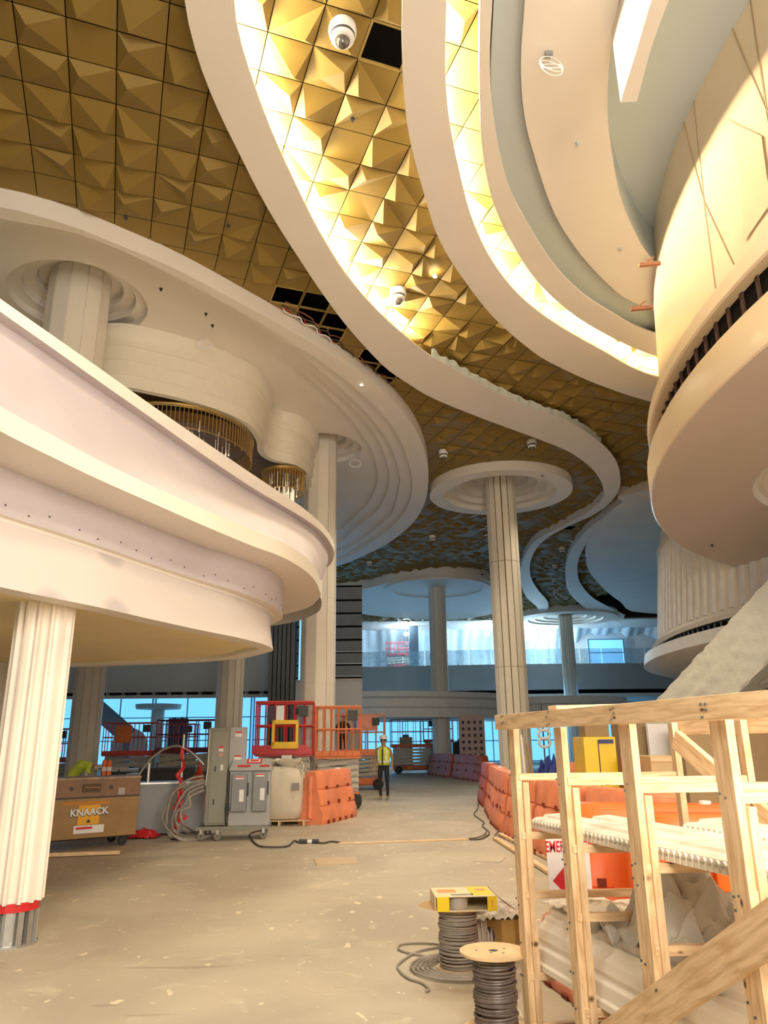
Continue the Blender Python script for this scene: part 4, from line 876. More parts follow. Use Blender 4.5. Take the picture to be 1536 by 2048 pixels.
# ================================================================ SCISSOR LIFTS
def lift(loc, rz, label, L=1.9, Wd=0.85, hd=1.15, rail=1.1, pm=orangep, cm=orangep, lev=4, extra=None, group=None, pr=0.022):
    t = thing('scissor_lift', label, 'scissor lift', loc, rz, group)
    mb = MB(); mb.box((0, 0, 0.28), (L*0.92, Wd*0.7, 0.26)); mb.box((0, -Wd*.36, 0.3), (L*0.45, 0.10, 0.22)); mb.build('chassis', cm, t, bevel=0.02)
    for sx in (-1, 1):
        for sy in (-1, 1):
            MB(Matrix.Translation((sx*L*0.36, sy*Wd*0.42, 0.19)) @ Matrix.Rotation(PI/2, 4, 'X')).lathe([(0.05, -0.07), (0.17, -0.07), (0.19, -0.04), (0.19, 0.04), (0.17, 0.07), (0.05, 0.07)], n=20).build('wheel', rubber, t, smooth=True)
    mb = MB(); z0 = 0.44; dz = (hd-0.06-z0)/lev
    for i in range(lev):
        for sy in (-1, 1):
            a, b = z0+i*dz+0.02, z0+(i+1)*dz-0.02
            mb.bar((-L*.45, sy*Wd*.36, a), (L*.45, sy*Wd*.36, b), 0.05, dz*0.62); mb.bar((-L*.45, sy*Wd*.30, b), (L*.45, sy*Wd*.30, a), 0.05, dz*0.62)
        mb.tube([(-L*.44, -Wd*.4, z0+i*dz+dz/2), (-L*.44, Wd*.4, z0+i*dz+dz/2)], 0.025, 8); mb.tube([(L*.44, -Wd*.4, z0+i*dz+dz/2), (L*.44, Wd*.4, z0+i*dz+dz/2)], 0.025, 8)
    mb.build('scissor_arms', armm, t)
    mb = MB(); mb.box((0, 0, hd), (L, Wd, 0.06)); mb.box((0, -Wd/2+.01, hd+0.08), (L, 0.02, 0.14)); mb.box((0, Wd/2-.01, hd+0.08), (L, 0.02, 0.14)); mb.box((-L/2+.01, 0, hd+.08), (.02, Wd, .14)); mb.box((L/2-.01, 0, hd+.08), (.02, Wd, .14)); mb.build('deck', pm, t)
    mb = MB()
    for z in (hd+rail, hd+rail*0.55): mb.tube([(-L/2, -Wd/2, z), (L/2, -Wd/2, z), (L/2, Wd/2, z), (-L/2, Wd/2, z), (-L/2, -Wd/2, z)], pr, 8)
    for i in range(7):
        x = -L/2+L*i/6
        for sy in (-1, 1): mb.tube([(x, sy*Wd/2, hd), (x, sy*Wd/2, hd+rail)], pr*0.8, 6)
    for sx in (-1, 1): mb.tube([(sx*L/2, 0, hd), (sx*L/2, 0, hd+rail)], pr*0.8, 6)
    mb.build('guard_rail', pm, t)
    t_ = MB().box((L*0.32, -Wd/2-0.06, hd+rail*0.82), (0.26, 0.14, 0.26)).build('control_box', dark, t, bevel=0.01)
    mb = MB(); [mb.bar((-L*.49, -.2, 0.35+i*.28), (-L*.49, .2, 0.35+i*.28), 0.04, 0.03) for i in range(3)]; [mb.bar((-L*.49, e_*.2, 0.3), (-L*.49, e_*.2, 1.0), 0.03, 0.03) for e_ in (-1, 1)]; mb.build('ladder', pm, t)
    return t
rl = lift((-2.62, 20.3, 0), math.radians(4), 'red scissor lift with a yellow framed sign, behind the white bulk bag', 1.45, 0.95, 1.32, 1.30, redp, redp, 5, pr=0.028)
mb = MB(); 
for dx, dz, sx_, sz_ in ((0, .29, .66, .10), (0, -.27, .66, .16), (-.30, 0, .07, .6), (.30, 0, .07, .6)): mb.box((0.02+dx, -0.52, 1.83+dz), (sx_, 0.02, sz_))
mb.build('yellow_sign_frame', yellow, rl)
MB().box((-0.35, -0.50, 2.32), (0.2, 0.06, 0.40)).build('black_case', dark, rl, bevel=0.02); MB().box((-0.12, -0.50, 2.32), (0.2, 0.04, 0.42)).build('white_placard', white, rl)
MB().box((0.08, -0.55, 1.25), (0.26, 0.01, 0.14)).build('label_plate', white, rl)
MB().box((-0.1, -0.49, 1.45), (1.4, 0.02, 0.22)).build('toe_board', redp, rl)
MB(Matrix.Translation((0.22, -0.35, 2.40))).lathe([(0.01, -.1), (0.12, -.09), (0.13, 0.06), (0.01, 0.08)], n=16).build('black_bucket', dark, rl, smooth=True)
ol = lift((-1.95, 20.9, 0), math.radians(2), 'orange scissor lift in front of the tall pale column, right of the red lift', 1.15, 0.85, 1.25, 1.25, mat('lift_rust_orange', (0.62, 0.17, 0.05), 0.5), orangep, 5)
ol.location = (-1.25, 20.45, 0)
pl2 = lift((-1.0, 28.6, 0), math.radians(3), 'faded orange scissor lift with a striped edge, left of the walking worker', 1.85, 0.95, 1.22, 1.35, pinkp, orangep, 5)
mb = MB()
for i in range(14): mb.add([(-0.02+i*.07, -0.49, 1.30), (0.015+i*.07, -.49, 1.30), (0.045+i*.07, -.49, 1.37), (0.01+i*.07, -.49, 1.37)], [(0, 1, 2, 3)])
mb.build('hazard_stripes', white, pl2); MB().box((0.45, -0.485, 1.27), (1.0, 0.02, 0.22)).build('orange_band', orangep, pl2)
MB().box((0.3, -0.52, 2.28), (0.72, 0.02, 0.55)).build('orange_placard', pinkp, pl2); MB().box((-0.18, -0.45, 2.2), (0.14, 0.1, 0.4)).build('blue_case', mat('blue_plastic', (0.04, 0.10, 0.45), 0.5), pl2)
lift((1.55, 43.0, 0), math.radians(5), 'dark orange scissor lift before the back windows, right of the walking worker', 2.6, 1.1, 1.35, 1.45, mat('lift_brick', (0.55, 0.12, 0.05), 0.5), orange3, 5)
lift((-9.6, 29.5, 0), math.radians(8), 'red scissor lift with an orange board, right of the near fluted column', 1.9, 0.9, 1.25, 1.15, mat('lift_tomato', (0.60, 0.07, 0.03), 0.5), redp, 4)
tag(MB().box((0, 0, 0), (0.6, 0.03, 0.62)).build('orange_board', orangep), 'orange board fixed on the rail of the left red lift', 'board').location = (-9.75, 28.98, 2.0)
lift((-7.1, 28.5, 0), math.radians(-5), 'dark maroon scissor lift behind the bent conduit', 2.3, 0.9, 1.35, 1.1, mat('lift_maroon', (0.16, 0.02, 0.03), 0.5), dark, 4)
lift((-8.4, 32.0, 0), math.radians(0), 'small red lift basket left of the dark maroon lift', 1.3, 0.8, 1.3, 1.1, redp, redp, 4)
lift((-12.3, 29.0, 0), math.radians(0), 'pale red lift basket just beside the near fluted column', 1.5, 0.8, 1.05, 1.15, mat('lift_rose', (0.50, 0.12, 0.08), 0.5), redp, 4)
lift((3.2, 48.5, 0), math.radians(0), 'distant red lift left of the brass-lined column', 1.8, 0.9, 1.6, 1.4, redp, redp, 4)
p = at_y(797, 1310, 60.0); lift((p.x, 59.6, 7.0), 0, 'small red lift up on the far gallery, left of the gallery post', 2.0, 0.9, 1.1, 1.0, redp, redp, 3)

# ================================================================ BARRIERS
def barrier_proto(label, m, L=1.95, group=None):
    t = thing('water_barrier', label, 'barrier', (0, 0, 0), 0, group); mb = MB(); hl = L/2
    prof = [(0.30, 0.0), (0.31, 0.04), (0.30, 0.22), (0.235, 0.36), (0.255, 0.37), (0.215, 0.62), (0.165, 0.68), (0.185, 0.69), (0.155, 0.97), (0.12, 1.04)]
    xs = [-hl, -hl+0.05, -hl*0.55, -hl*0.5, -hl*0.07, 0.07*hl, hl*0.5, hl*0.55, hl-0.05, hl]
    loops = []
    for x in xs:
        e = 0.03 if abs(x) == hl else 0.0; gv = 0.022 if abs(x) in (hl*0.5, hl*0.07) else 0
        L_ = []
        for s_ in (1, -1):
            P_ = prof if s_ == 1 else prof[::-1]
            for w_, z in P_:
                gg = gv if 0.37 <= z <= 0.62 else 0
                L_.append(Vector((x, s_*(w_-e-gg), z-(0.02 if e and z > 1 else 0))))
        loops.append(L_)
    mb.rings(loops); mb.add(loops[0], [tuple(range(len(loops[0])))]); mb.add(loops[-1], [tuple(range(len(loops[0])))])
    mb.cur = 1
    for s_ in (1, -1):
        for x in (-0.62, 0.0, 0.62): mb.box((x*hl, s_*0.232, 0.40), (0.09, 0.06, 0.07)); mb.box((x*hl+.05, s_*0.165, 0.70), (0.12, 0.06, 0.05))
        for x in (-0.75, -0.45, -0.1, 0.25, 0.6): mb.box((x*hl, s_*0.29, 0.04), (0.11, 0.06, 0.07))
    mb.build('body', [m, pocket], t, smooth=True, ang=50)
    for e_ in (-1, 1): MB().lathe([(0.05, 0.12), (0.05, 0.95)], (e_*(hl+0.02), 0, 0), 12).build('hinge_knuckle', m, t, smooth=True)
    MB().lathe([(0.06, 1.04), (0.06, 1.065), (0.01, 1.07)], (hl*0.5, 0, 0), 16).build('filler_cap', white, t)
    return t
def place_b(proto, p0, p1, label, m=None, scale=None):
    p0 = Vector(p0[:2]); p1 = Vector(p1[:2]); c = (p0+p1)/2; a = math.atan2(p1.y-p0.y, p1.x-p0.x)
    t = copy_tree(proto, (c.x, c.y, 0), a, label, {orange4: m} if m else None)
    s_ = (p1-p0).length/1.95; t.scale = (s_*0.985, 1, scale or 1); return t
bp0 = barrier_proto('faded orange water-filled barrier beside the white bulk bag', orange4)
p0 = at_z(632, 1650); p1 = at_z(703, 1632); c = Vector(((p0.x+p1.x)/2, (p0.y+p1.y)/2, 0)); a = math.atan2(p1.y-p0.y, p1.x-p0.x)
bp0.location = (-1.28, 17.55, 0); bp0.rotation_euler = (0, 0, a)
bars_ = [
 ((2.35, 41.0), (3.2, 37.0), 'orange barrier, leftmost of the far row right of the walking worker', orange3, 1),
 ((3.25, 36.6), (4.1, 32.8), 'orange barrier, second of the far row, just left of the brass-lined column', orange3, 1),
 ((2.85, 22.6), (2.72, 20.3), 'weathered orange barrier standing end-on left of the rack', orange3, 1),
 ((2.65, 19.4), (2.45, 16.9), 'orange barrier just behind the first rack post', orange4, 1),
 ((2.40, 16.6), (2.35, 14.6), 'long orange barrier between first and second rack posts', orange4, 1),
 ((2.35, 14.4), (2.45, 12.5), 'orange barrier with worn top behind the second rack post', orange4, 1),
 ((2.45, 12.3), (2.65, 10.4), 'orange barrier seen between second and third rack posts', orange4, 1),
 ((2.65, 10.2), (3.0, 8.4), 'orange barrier seen past the third rack post', orange4, 1),
 ((3.9, 8.4), (4.3, 6.6), 'orange barrier seen past the fourth rack post', orange4, 1),
 ((4.5, 21.5), (7.5, 20.5), 'far orange barrier right of the brass-lined column', orange4, 1),
 ((7.8, 20.4), (10.6, 19.6), 'far orange barrier behind the yellow box', orange4, 1),
 ((3.8, 12.0), (6.2, 11.6), 'dull red barrier behind the third rack post', mat('barrier_maroon', (0.42, 0.06, 0.06), 0.6), 1),
 ((6.4, 11.5), (8.8, 11.1), 'dull red barrier behind the fourth rack post', MATS['barrier_maroon'], 1),
]
for a_, b_, lb, m_, s_ in bars_: place_b(bp0, a_, b_, lb, m_)
# bright near barriers
near = [((1.62, 7.6), (3.3, 7.15), 'bright orange barrier carrying the EMERGENCY sign on its end'),
        ((1.95, 6.5), (3.7, 6.1), 'bright orange barrier behind the third rack post at shelf height'),
        ((2.1, 5.35), (3.9, 4.9), 'bright orange barrier with a metal latch, beyond the plastic sheet')]
for a_, b_, lb in near: place_b(bp0, a_, b_, lb, orange2)
for a_, b_, lb in (((1.30, 6.35), (1.62, 4.75), 'salmon barrier lying along under the rack mouldings, farther one'), ((1.57, 4.65), (1.95, 3.0), 'salmon barrier under the rack mouldings, nearer one')):
    place_b(bp0, a_, b_, lb, mat('barrier_salmon', (0.74, 0.26, 0.16), 0.5, var=0.15, scale=3), 0.36)
# sign
sg = thing('emergency_sign', 'white EMERGENCY sign with a red arrow behind the first rack posts', 'sign', at_z(1136, 1812, 0.05)-Vector((0, 0, 0.05)), 0)
sgy = 5.9; pc = at_y(1137, 1725, sgy); sg.location = (pc.x, sgy, 0)
zt_s = at_y(1137, 1664, sgy).z; wd_s = at_y(1180, 1700, sgy).x-at_y(1095, 1700, sgy).x; zb_s = at_y(1137, 1803, sgy).z
MB().box((0, 0, (zt_s+zb_s)/2), (wd_s, 0.012, zt_s-zb_s)).build('sign_board', white, sg)
signred = mat('sign_red', (0.55, 0.01, 0.02), 0.5)
RX = Matrix.Rotation(PI/2, 4, 'X')
text_mesh('sign_lettering', 'EMERGENCY', wd_s*0.20, signred, sg, Matrix.Translation((wd_s*0.03, -0.008, zt_s-0.10)) @ RX @ Matrix.Diagonal((0.98, 1.7, 1, 1)), bold=0.001)
mb = MB(); zc = zt_s-0.32
mb.add([(-wd_s*.40, -.008, zc), (-wd_s*.12, -.008, zc+0.09), (-wd_s*.12, -.008, zc-0.09)], [(0, 1, 2)]); mb.box((wd_s*.12, -.008, zc), (wd_s*.5, 0.002, 0.07)); mb.build('sign_arrow', signred, sg)
MB().box((0, 0.05, zb_s/2), (wd_s*.5, 0.06, zb_s)).build('sign_stand', dark, sg)

# ================================================================ LUMBER RACK
ra, rb = Vector((0.74, 4.97, 0)), Vector((1.34, 2.70, 0)); ru = (rb-ra).normalized(); rn = Vector((-ru.y, ru.x, 0))
if rn.x < 0: rn = -rn
rack = thing('lumber_rack', 'raw pine two-by-four rack standing across the lower right', 'rack', ra)
RL = (rb-ra).length
def rp(s, n_, z): v = ru*s+rn*n_; return Vector((v.x, v.y, z))
lum('top_rail', rp(-0.03, -0.02, 1.715), rp(RL+1.2, -0.02, 1.715), 0.038, 0.089, rack)
posts = []
for px in (1021, 1115, 1250, 1441):
    best = min((abs(proj((ra+rp(s/400-0.04, 0.011, 1.38)).to_tuple())[0]-px), s/400) for s in range(-40, 1120)); posts.append(best[1])
posts.append(posts[-1]+0.66)
DEP = 1.0
for i, s in enumerate(posts):
    wd = 0.085 if i < 2 else 0.098
    lum('post', rp(s, 0.03, 0.0), rp(s, 0.03, 1.67), wd, 0.038, rack, up=rn)
    lum('post', rp(s+0.045, 0.065, 0.0), rp(s+0.045, 0.065, 1.36), 0.035, 0.038, rack, up=rn)
    bxx = Vector((DEP, 0.05, 0))
    pb = rp(s, 0.05, 0)+bxx
    lum('post', Vector((pb.x, pb.y, 0)), Vector((pb.x, pb.y, 1.70)), 0.075, 0.038, rack, up=(1, 0, 0))
    for z in (0.05, 0.32, 0.74, 1.06, 1.39):
        a_ = rp(s+0.03, 0.03, z); lum('bearer', a_, Vector((a_.x+DEP-0.02, a_.y+0.05, z)), 0.038, 0.040 if z > 0.1 else 0.085, rack)
pb0 = rp(0.05, 0.05, 0)+Vector((DEP+0.04, 0.05, 0)); pb1 = rp(RL+0.9, 0.05, 0)+Vector((DEP+0.04, 0.05, 0))
lum('top_rail', Vector((pb0.x, pb0.y, 1.67)), Vector((pb1.x, pb1.y, 1.67)), 0.038, 0.089, rack)
a_ = rp(0.7, 0.0, 1.775); lum('loose_board', a_, a_+Vector((0.75, 0.25, 0.02)), 0.09, 0.02, rack)
# braces
def on_plane(px, py, nn=-0.06):   # point on the rack's front plane
    d = ray(px, py); q0 = ra+rn*nn; return CP+d*((q0-CP).dot(rn)/d.dot(rn))
b0 = on_plane(1168, 2118); b1 = on_plane(1640, 1786)
lum('diagonal_brace', b0-ra, b1-ra, 0.038, 0.14, rack, up=(0, 0, 1))
q0, q1 = at_y(1352, 1478, 4.6), at_y(1560, 1660, 3.9)
lum('back_brace', q0-ra, q1-ra, 0.038, 0.11, rack)
# nail heads
mb = MB(); rr = random.Random(5)
for i, s in enumerate(posts):
    for z in (1.70, 1.735, 1.39, 1.06, 1.0, 0.70, 0.5, 0.32): 
        for dn in (-0.015, 0.02):
            p = rp(s+dn*0.8, -0.041 if z > 1.68 else -0.008, z+rr.uniform(-.02, .02)); mb.box(p, (0.007, 0.007, 0.009))
x = mb.build('nail_heads', dark, rack); x['kind'] = 'stuff'

# foam crown mouldings with dentil edge on the upper bearers
def dentil(name, label, p0, p1, wid, z, group='dentil mouldings on the top shelf'):
    p0 = Vector((*p0, 0)); p1 = Vector((*p1, 0)); d = (p1-p0); L = d.length; rz = math.atan2(d.y, d.x)
    t = thing(name, label, 'moulding', (p0.x, p0.y, z), rz, group); mb = MB()
    prof = [(0, 0), (0, 0.05), (0.03, 0.062), (wid*0.4, 0.062), (wid*0.45, 0.075), (wid, 0.08), (wid, 0.0)]
    mb.rings([[Vector((x, y, zz_)) for y, zz_ in prof] for x in (0, L)]); mb.add([(0, y, zz_) for y, zz_ in prof], [tuple(range(len(prof)))]); mb.add([(L, y, zz_) for y, zz_ in prof], [tuple(range(len(prof)))])
    mb.build('moulding_body', foam, t)
    mb = MB(); n_ = int(L/0.042)
    for i in range(n_):
        x = 0.02+i*0.042; mb.M = Matrix.Translation((x, 0, 0.034)) @ Matrix.Rotation(PI/2, 4, 'X'); mb.lathe([(0.0145, 0), (0.0145, 0.012), (0.001, 0.012)], n=10, a0=PI*0, a1=2*PI); mb.M = Matrix.Identity(4); mb.box((x, -0.006, 0.016), (0.029, 0.012, 0.032))
    x = mb.build('dentils', foam, t); x['kind'] = 'stuff'; return t
def rw(s, n_): v = ra+ru*s+rn*n_; return (v.x, v.y)
zsh = 1.09
dentil('dentil_moulding', 'white scalloped moulding on the rack, nearest to the front posts', rw(0.05, 0.14), rw(2.9, 0.11), 0.19, zsh)
dentil('dentil_moulding', 'white scalloped moulding on the rack, second one back from the posts', rw(0.25, 0.36), rw(3.0, 0.33), 0.19, zsh)
dentil('dentil_moulding', 'white scalloped moulding on the rack, raised third one back', rw(0.9, 0.60), rw(3.2, 0.60), 0.24, zsh+0.03)
# large cornice mouldings on lower shelves
def cornice(label, p0, p1, z, h=0.26, wd=0.30, tilt=0.0):
    p0 = Vector((*p0, 0)); p1 = Vector((*p1, 0)); d = (p1-p0); L = d.length; rz = math.atan2(d.y, d.x)
    t = thing('cornice_moulding', label, 'moulding', (p0.x, p0.y, z), rz, 'large cornice mouldings on the lower shelves'); mb = MB()
    pr = [(0, 0), (0.0, 0.03), (0.015, 0.035), (0.02, 0.09), (0.04, 0.10), (0.045, 0.115), (0.035, 0.125), (0.05, 0.17), (0.09, 0.20), (0.10, 0.22), (0.12, 0.22), (0.13, 0.25), (0.17, 0.26), (wd, 0.26), (wd, 0)]
    pr = [(a_, b_*h/0.26) for a_, b_ in pr]
    mb.rings([[Vector((x, y, zz_)) for y, zz_ in pr] for x in (0, L)])
    for x in (0, L): mb.add([(x, y, zz_) for y, zz_ in pr], [tuple(range(len(pr)))])
    mb.build('moulding_body', foam, t, bevel=0.004, seg=1); return t
cornice('big cream cornice moulding on the lower shelf, outermost behind the front posts', rw(0.02, 0.10), rw(3.0, 0.10), 0.34, 0.31, 0.34)
cornice('big cream cornice moulding stacked behind the outermost one', rw(0.12, 0.46), rw(3.0, 0.46), 0.34, 0.34, 0.36)
cornice('big cream cornice moulding low down near the brace foot', rw(1.25, 0.12), rw(3.4, 0.12), 0.075, 0.235, 0.60)
# crumpled plastic sheet
def crumple(name, label, c, sx, sy, h, z, m, seed, rz=0):
    t = MB(); n_ = 46; vs = []
    for i in range(n_):
        for j in range(n_):
            u, v = i/(n_-1)-.5, j/(n_-1)-.5; r_ = 1-min(1, (u*u+v*v)*3.6)
            q_ = Vector((u*5+seed, v*5, seed)); a = noise.noise(q_); b = noise.noise(q_*2.3+Vector((9, 0, 0))); d_ = abs(noise.noise(q_*1.6+Vector((0, 7, 0))))
            vs.append((u*sx*(1+0.12*a), v*sy*(1+.12*b), h*(r_*0.75+0.55*d_+0.10*abs(b))-h*0.15))
    fs = [(i*n_+j, (i+1)*n_+j, (i+1)*n_+j+1, i*n_+j+1) for i in range(n_-1) for j in range(n_-1)]
    t.add(vs, fs); o = t.build(name, m, smooth=True, ang=60); o.location = (*c, z); o.rotation_euler = (0, 0, rz); tag(o, label, 'sheet'); sd = o.modifiers.new('s', 'SOLIDIFY'); sd.thickness = 0.003; return o
film2 = mat('milky_film', (0.66, 0.63, 0.55), 0.3, var=0.05, bump=0.35, bscale=14, alpha=0.93)
crumple('plastic_sheet', 'crumpled milky plastic sheet on the cornice mouldings', at_z(1395, 1868, .70).xy, 1.0, 0.62, 0.36, 0.66, film2, 3.1, math.atan2(ru.y, ru.x))
crumple('plastic_sheet', 'crumpled milky plastic sheet at the right edge of the rack', rw(2.75, 0.45), 0.7, 0.6, 0.22, 0.64, film2, 8.4, math.atan2(ru.y, ru.x))
crumple('foam_wrap', 'torn pale wrap on the moulding ends behind the first rack posts', rw(0.25, 0.42), 0.6, 0.4, 0.05, 0.665, foam, 5.2, math.atan2(ru.y, ru.x))

# ================================================================ SPOOLS AND BOXES
def spool(label, c, hz, rc, rf, m, turns, top=True, seed=1, rt=0.0075):
    t = thing('cable_spool', label, 'cable spool', c)
    wood = mat('plywood', (0.72, 0.52, 0.28), 0.6, var=0.1, scale=6)
    MB().lathe([(0.02, 0.0), (rf, 0.0), (rf, 0.014), (0.02, 0.014)], n=48).build('bottom_flange', wood, t, smooth=True, ang=30)
    mb = MB(); mb.lathe([(0.028, hz), (rf, hz), (rf, hz+0.014), (0.028, hz+0.014), (0.028, hz)], n=48); mb.build('top_flange', wood, t, smooth=True, ang=30)
    mb = MB()
    for x, y in ((-0.10, 0.01), (0.05, -0.06), (-0.02, -0.05), (0.07, 0.04)): mb.lathe([(0.009, hz+0.0145), (0.001, hz+0.0146)], (x, y, 0), 10)
    mb.lathe([(0.024, hz+0.0142), (0.001, hz+0.0143)], (0, 0, 0), 14); mb.build('bolt_holes', dark, t)
    MB().lathe([(rc-0.03, 0.014), (rc-0.03, hz)], n=32).build('core', card, t, smooth=True)
    rr = random.Random(seed); mb = MB()
    for k_ in range(turns):
        z = 0.022+(hz-0.04)*k_/(turns-1); r_ = rc+rr.uniform(-0.004, 0.010); tx, ty = rr.uniform(-.006, .006), rr.uniform(-.006, .006)
        mb.tube([(r_*math.cos(a_), r_*math.sin(a_), z+tx*math.cos(a_)+ty*math.sin(a_)) for a_ in [2*PI*q_/40 for q_ in range(41)]], rt, 6, caps=False)
    mb.build('wound_cable', m, t, smooth=True); return t
s2 = at_z(985, 2040); 
spool('spool of dark cable with a round plywood top, at the bottom edge of the floor', (0.62, 5.02, 0), 0.40, 0.115, 0.20, mat('cable_dark_brown', (0.16, 0.13, 0.11), 0.4, var=0.2, scale=20), 27, seed=2)
spool('spool of grey cable with the yellow carton on top', (0.52, 6.28, 0), 0.40, 0.135, 0.17, cable_m, 25, seed=4)
bxq = thing('yellow_carton', 'open yellow and white cardboard carton lying on the grey cable spool', 'box', (0.56, 6.25, 0.418), math.radians(3))
mb = MB(); w_, d_, h_ = 0.45, 0.36, 0.10
mb.box((0, 0, h_-.003), (w_, d_, 0.006)); mb.box((0, 0, 0.003), (w_, d_, 0.006)); mb.box((-w_/2, 0, h_/2), (0.006, d_, h_)); mb.box((w_/2, 0, h_/2), (0.006, d_, h_)); mb.box((0, d_/2, h_/2), (w_, 0.006, h_)); mb.build('carton', mat('carton_cream', (0.78, 0.66, 0.42), 0.7, var=0.05), bxq)
yl = mat('carton_yellow', (0.85, 0.62, 0.01), 0.5, var=0.05)
mb = MB(); mb.box((-w_/2+.055, -d_/2, h_/2), (0.09, 0.008, h_-.004)); mb.box((w_/2-.035, -d_/2, h_/2), (0.07, 0.008, h_-.004)); mb.box((0.13, 0.02, h_+.001), (0.16, d_*0.9, 0.003)); mb.build('yellow_panels', yl, bxq)
mb = MB(); mb.box((-0.02, -0.12, h_+.001), (0.16, 0.05, 0.003)); mb.build('grey_print', mat('print_grey', (0.3, 0.28, 0.25), 0.6), bxq)
mb = MB(); mb.box((0.14, 0.05, h_+.0035), (0.07, 0.07, 0.002)); mb.box((-0.12, 0.03, h_+.001), (0.14, 0.12, 0.003)); mb.box((0.19, -d_/2-.005, .05), (0.012, .002, .05)); mb.build('orange_print', mat('print_orange', (0.80, 0.35, 0.12), 0.6), bxq)
MB().lathe([(0.075, 0.008), (0.075, 0.085), (0.055, 0.085), (0.055, 0.008)], (-0.05, -0.08, 0), 28).build('tape_roll', mat('roll_grey', (0.45, 0.40, 0.33), 0.6), bxq, smooth=True)
mb = MB(); mb.add([(w_/2, -d_/2, 0.10), (w_/2, d_/2, 0.1), (w_/2+.12, d_/2-.05, -0.01), (w_/2+.14, -d_/2+.02, 0.0)], [(0, 1, 2, 3)]); mb.build('open_flap', card, bxq).modifiers.new('s', 'SOLIDIFY').thickness = 0.003; mb = MB(); mb.add([(-w_/2, -d_/2, 0.01), (-w_/2, d_/2, 0.01), (-w_/2-.07, 0.05, 0.03), (-w_/2-.12, -d_/2+.05, 0.035)], [(0, 1, 2, 3)]); fl = mb.build('open_flap', card, bxq); fl.modifiers.new('s', 'SOLIDIFY').thickness = 0.003
# loose cable round spool 1
pts = [(0.52+ (0.20+0.012*k_/6)*math.cos(k_*0.35)*1.0, 6.28+(0.20+0.012*k_/6)*math.sin(k_*0.35), 0.012+0.0006*(k_ % 18)) for k_ in range(90)]
mb = MB(); mb.tube(pts, 0.009, 8); coil_tail = [at_z(x, y, 0.012) for x, y in ((960, 1935), (900, 1925), (850, 1912), (815, 1905), (797, 1897), (805, 1888), (850, 1886), (890, 1890))]
mb.tube(crom(coil_tail, 8), 0.009, 8); tail2 = [at_z(x, y, 0.012) for x, y in ((885, 1893), (835, 1903), (800, 1925), (797, 1938), (815, 1955), (845, 1966), (858, 1978), (852, 1980+2))]
mb.tube(crom(tail2, 8), 0.009, 8); tag(mb.build('loose_cable', cable_m, smooth=True), 'loose grey cable coiled on the floor round the foot of the carton spool', 'cable')
# cardboard box with plastic and round black mark
bx = thing('cardboard_box', 'brown cardboard box with a black round mark, behind the first rack post', 'box', (0.90, 6.75, 0), math.radians(-8))
MB().box((0, 0, 0.13), (0.46, 0.34, 0.26)).build('carton', mat('carton_ochre', (0.36, 0.21, 0.06), 0.7, var=0.1), bx, bevel=0.004)
MB(Matrix.Translation((-0.12, -0.172, 0.14)) @ RX).lathe([(0.075, 0), (0.075, 0.002), (0.001, 0.002)], n=28).build('round_mark', dark, bx)
MB().box((0.06, -0.171, 0.13), (0.10, 0.002, 0.255)).build('tape_band', mat('tape_ochre', (0.55, 0.36, 0.10), 0.4), bx)
crumple('bubble_wrap', 'clear bubble wrap heaped on the box behind the first rack post', (0.86, 6.75), 0.5, 0.4, 0.12, 0.27, mat('bubble_film', (0.68, 0.62, 0.52), 0.3, bump=0.5, bscale=60, alpha=0.8), 2.2)
crumple('bubble_wrap', 'bubble wrap standing between the carton spool and the box', (0.72, 6.62), 0.22, 0.2, 0.42, 0.0, MATS['bubble_film'], 6.6)

# ================================================================ LEFT EQUIPMENT GROUP
# tan job chest
ca = math.radians(37); ch = thing('tool_chest', 'large tan steel tool chest with an orange sticker, beside the near column', 'tool chest', (-4.90, 13.2, 0), ca)
CW, CD, CH = 1.62, 0.75, 1.10; z0 = 0.16
MB().box((0, 0.36, z0+0.32), (CW, CD, 0.64)).build('lower_body', tan, ch, bevel=0.012)
MB().box((0, 0.36, 0.92), (CW+.02, CD+.02, 0.30)).build('lid', mat('chest_lid', (0.24, 0.14, 0.08), 0.5, var=0.18, scale=4), ch, bevel=0.012)
MB().box((0, 0.36, 1.08), (CW+.03, CD+.03, 0.03)).build('lid_top', mat('chest_top_worn', (0.36, 0.26, 0.18), 0.5, var=0.3, scale=8), ch)
MB().box((0, -0.025, 0.785), (CW, 0.02, 0.02)).build('lid_lip', dark, ch)
mb = MB(); mb.box((0, -0.03, 0.93), (0.30, 0.02, 0.13)); mb.build('handle_recess', mat('recess_brown', (0.10, 0.06, 0.03), 0.6), ch)
MB().tube([(-0.12, -0.05, 0.90), (-.12, -0.06, 0.94), (.12, -.06, .94), (.12, -.05, .90)], 0.012, 8).build('lid_handle', tan, ch, smooth=True)
for x in (-0.32, 0.32): MB(Matrix.Translation((x, -0.03, 0.93)) @ RX).lathe([(0.03, 0), (0.03, 0.012), (0.01, 0.012)], n=16).build('lock', dark, ch)
MB().box((0.50, -0.027, 0.86), (0.11, 0.006, 0.11)).build('grey_label', mat('label_grey', (0.45, 0.40, 0.36), 0.6), ch)
MB().box((-0.05, -0.02, 0.70), (0.75, 0.004, 0.045)).build('orange_strip', mat('strip_orange', (0.55, 0.22, 0.02), 0.5), ch)
MB().box((0.0, -0.02, 0.52), (0.34, 0.006, 0.30)).build('orange_sticker', mat('sticker_orange', (0.80, 0.40, 0.02), 0.5), ch)
text_mesh('brand_lettering', 'KNAACK', 0.155, dark, ch, Matrix.Translation((0.0, -0.026, 0.555)) @ RX @ Matrix.Rotation(0.03, 4, 'Z') @ Matrix.Diagonal((0.95, 0.95, 1, 1)), bold=0.012)
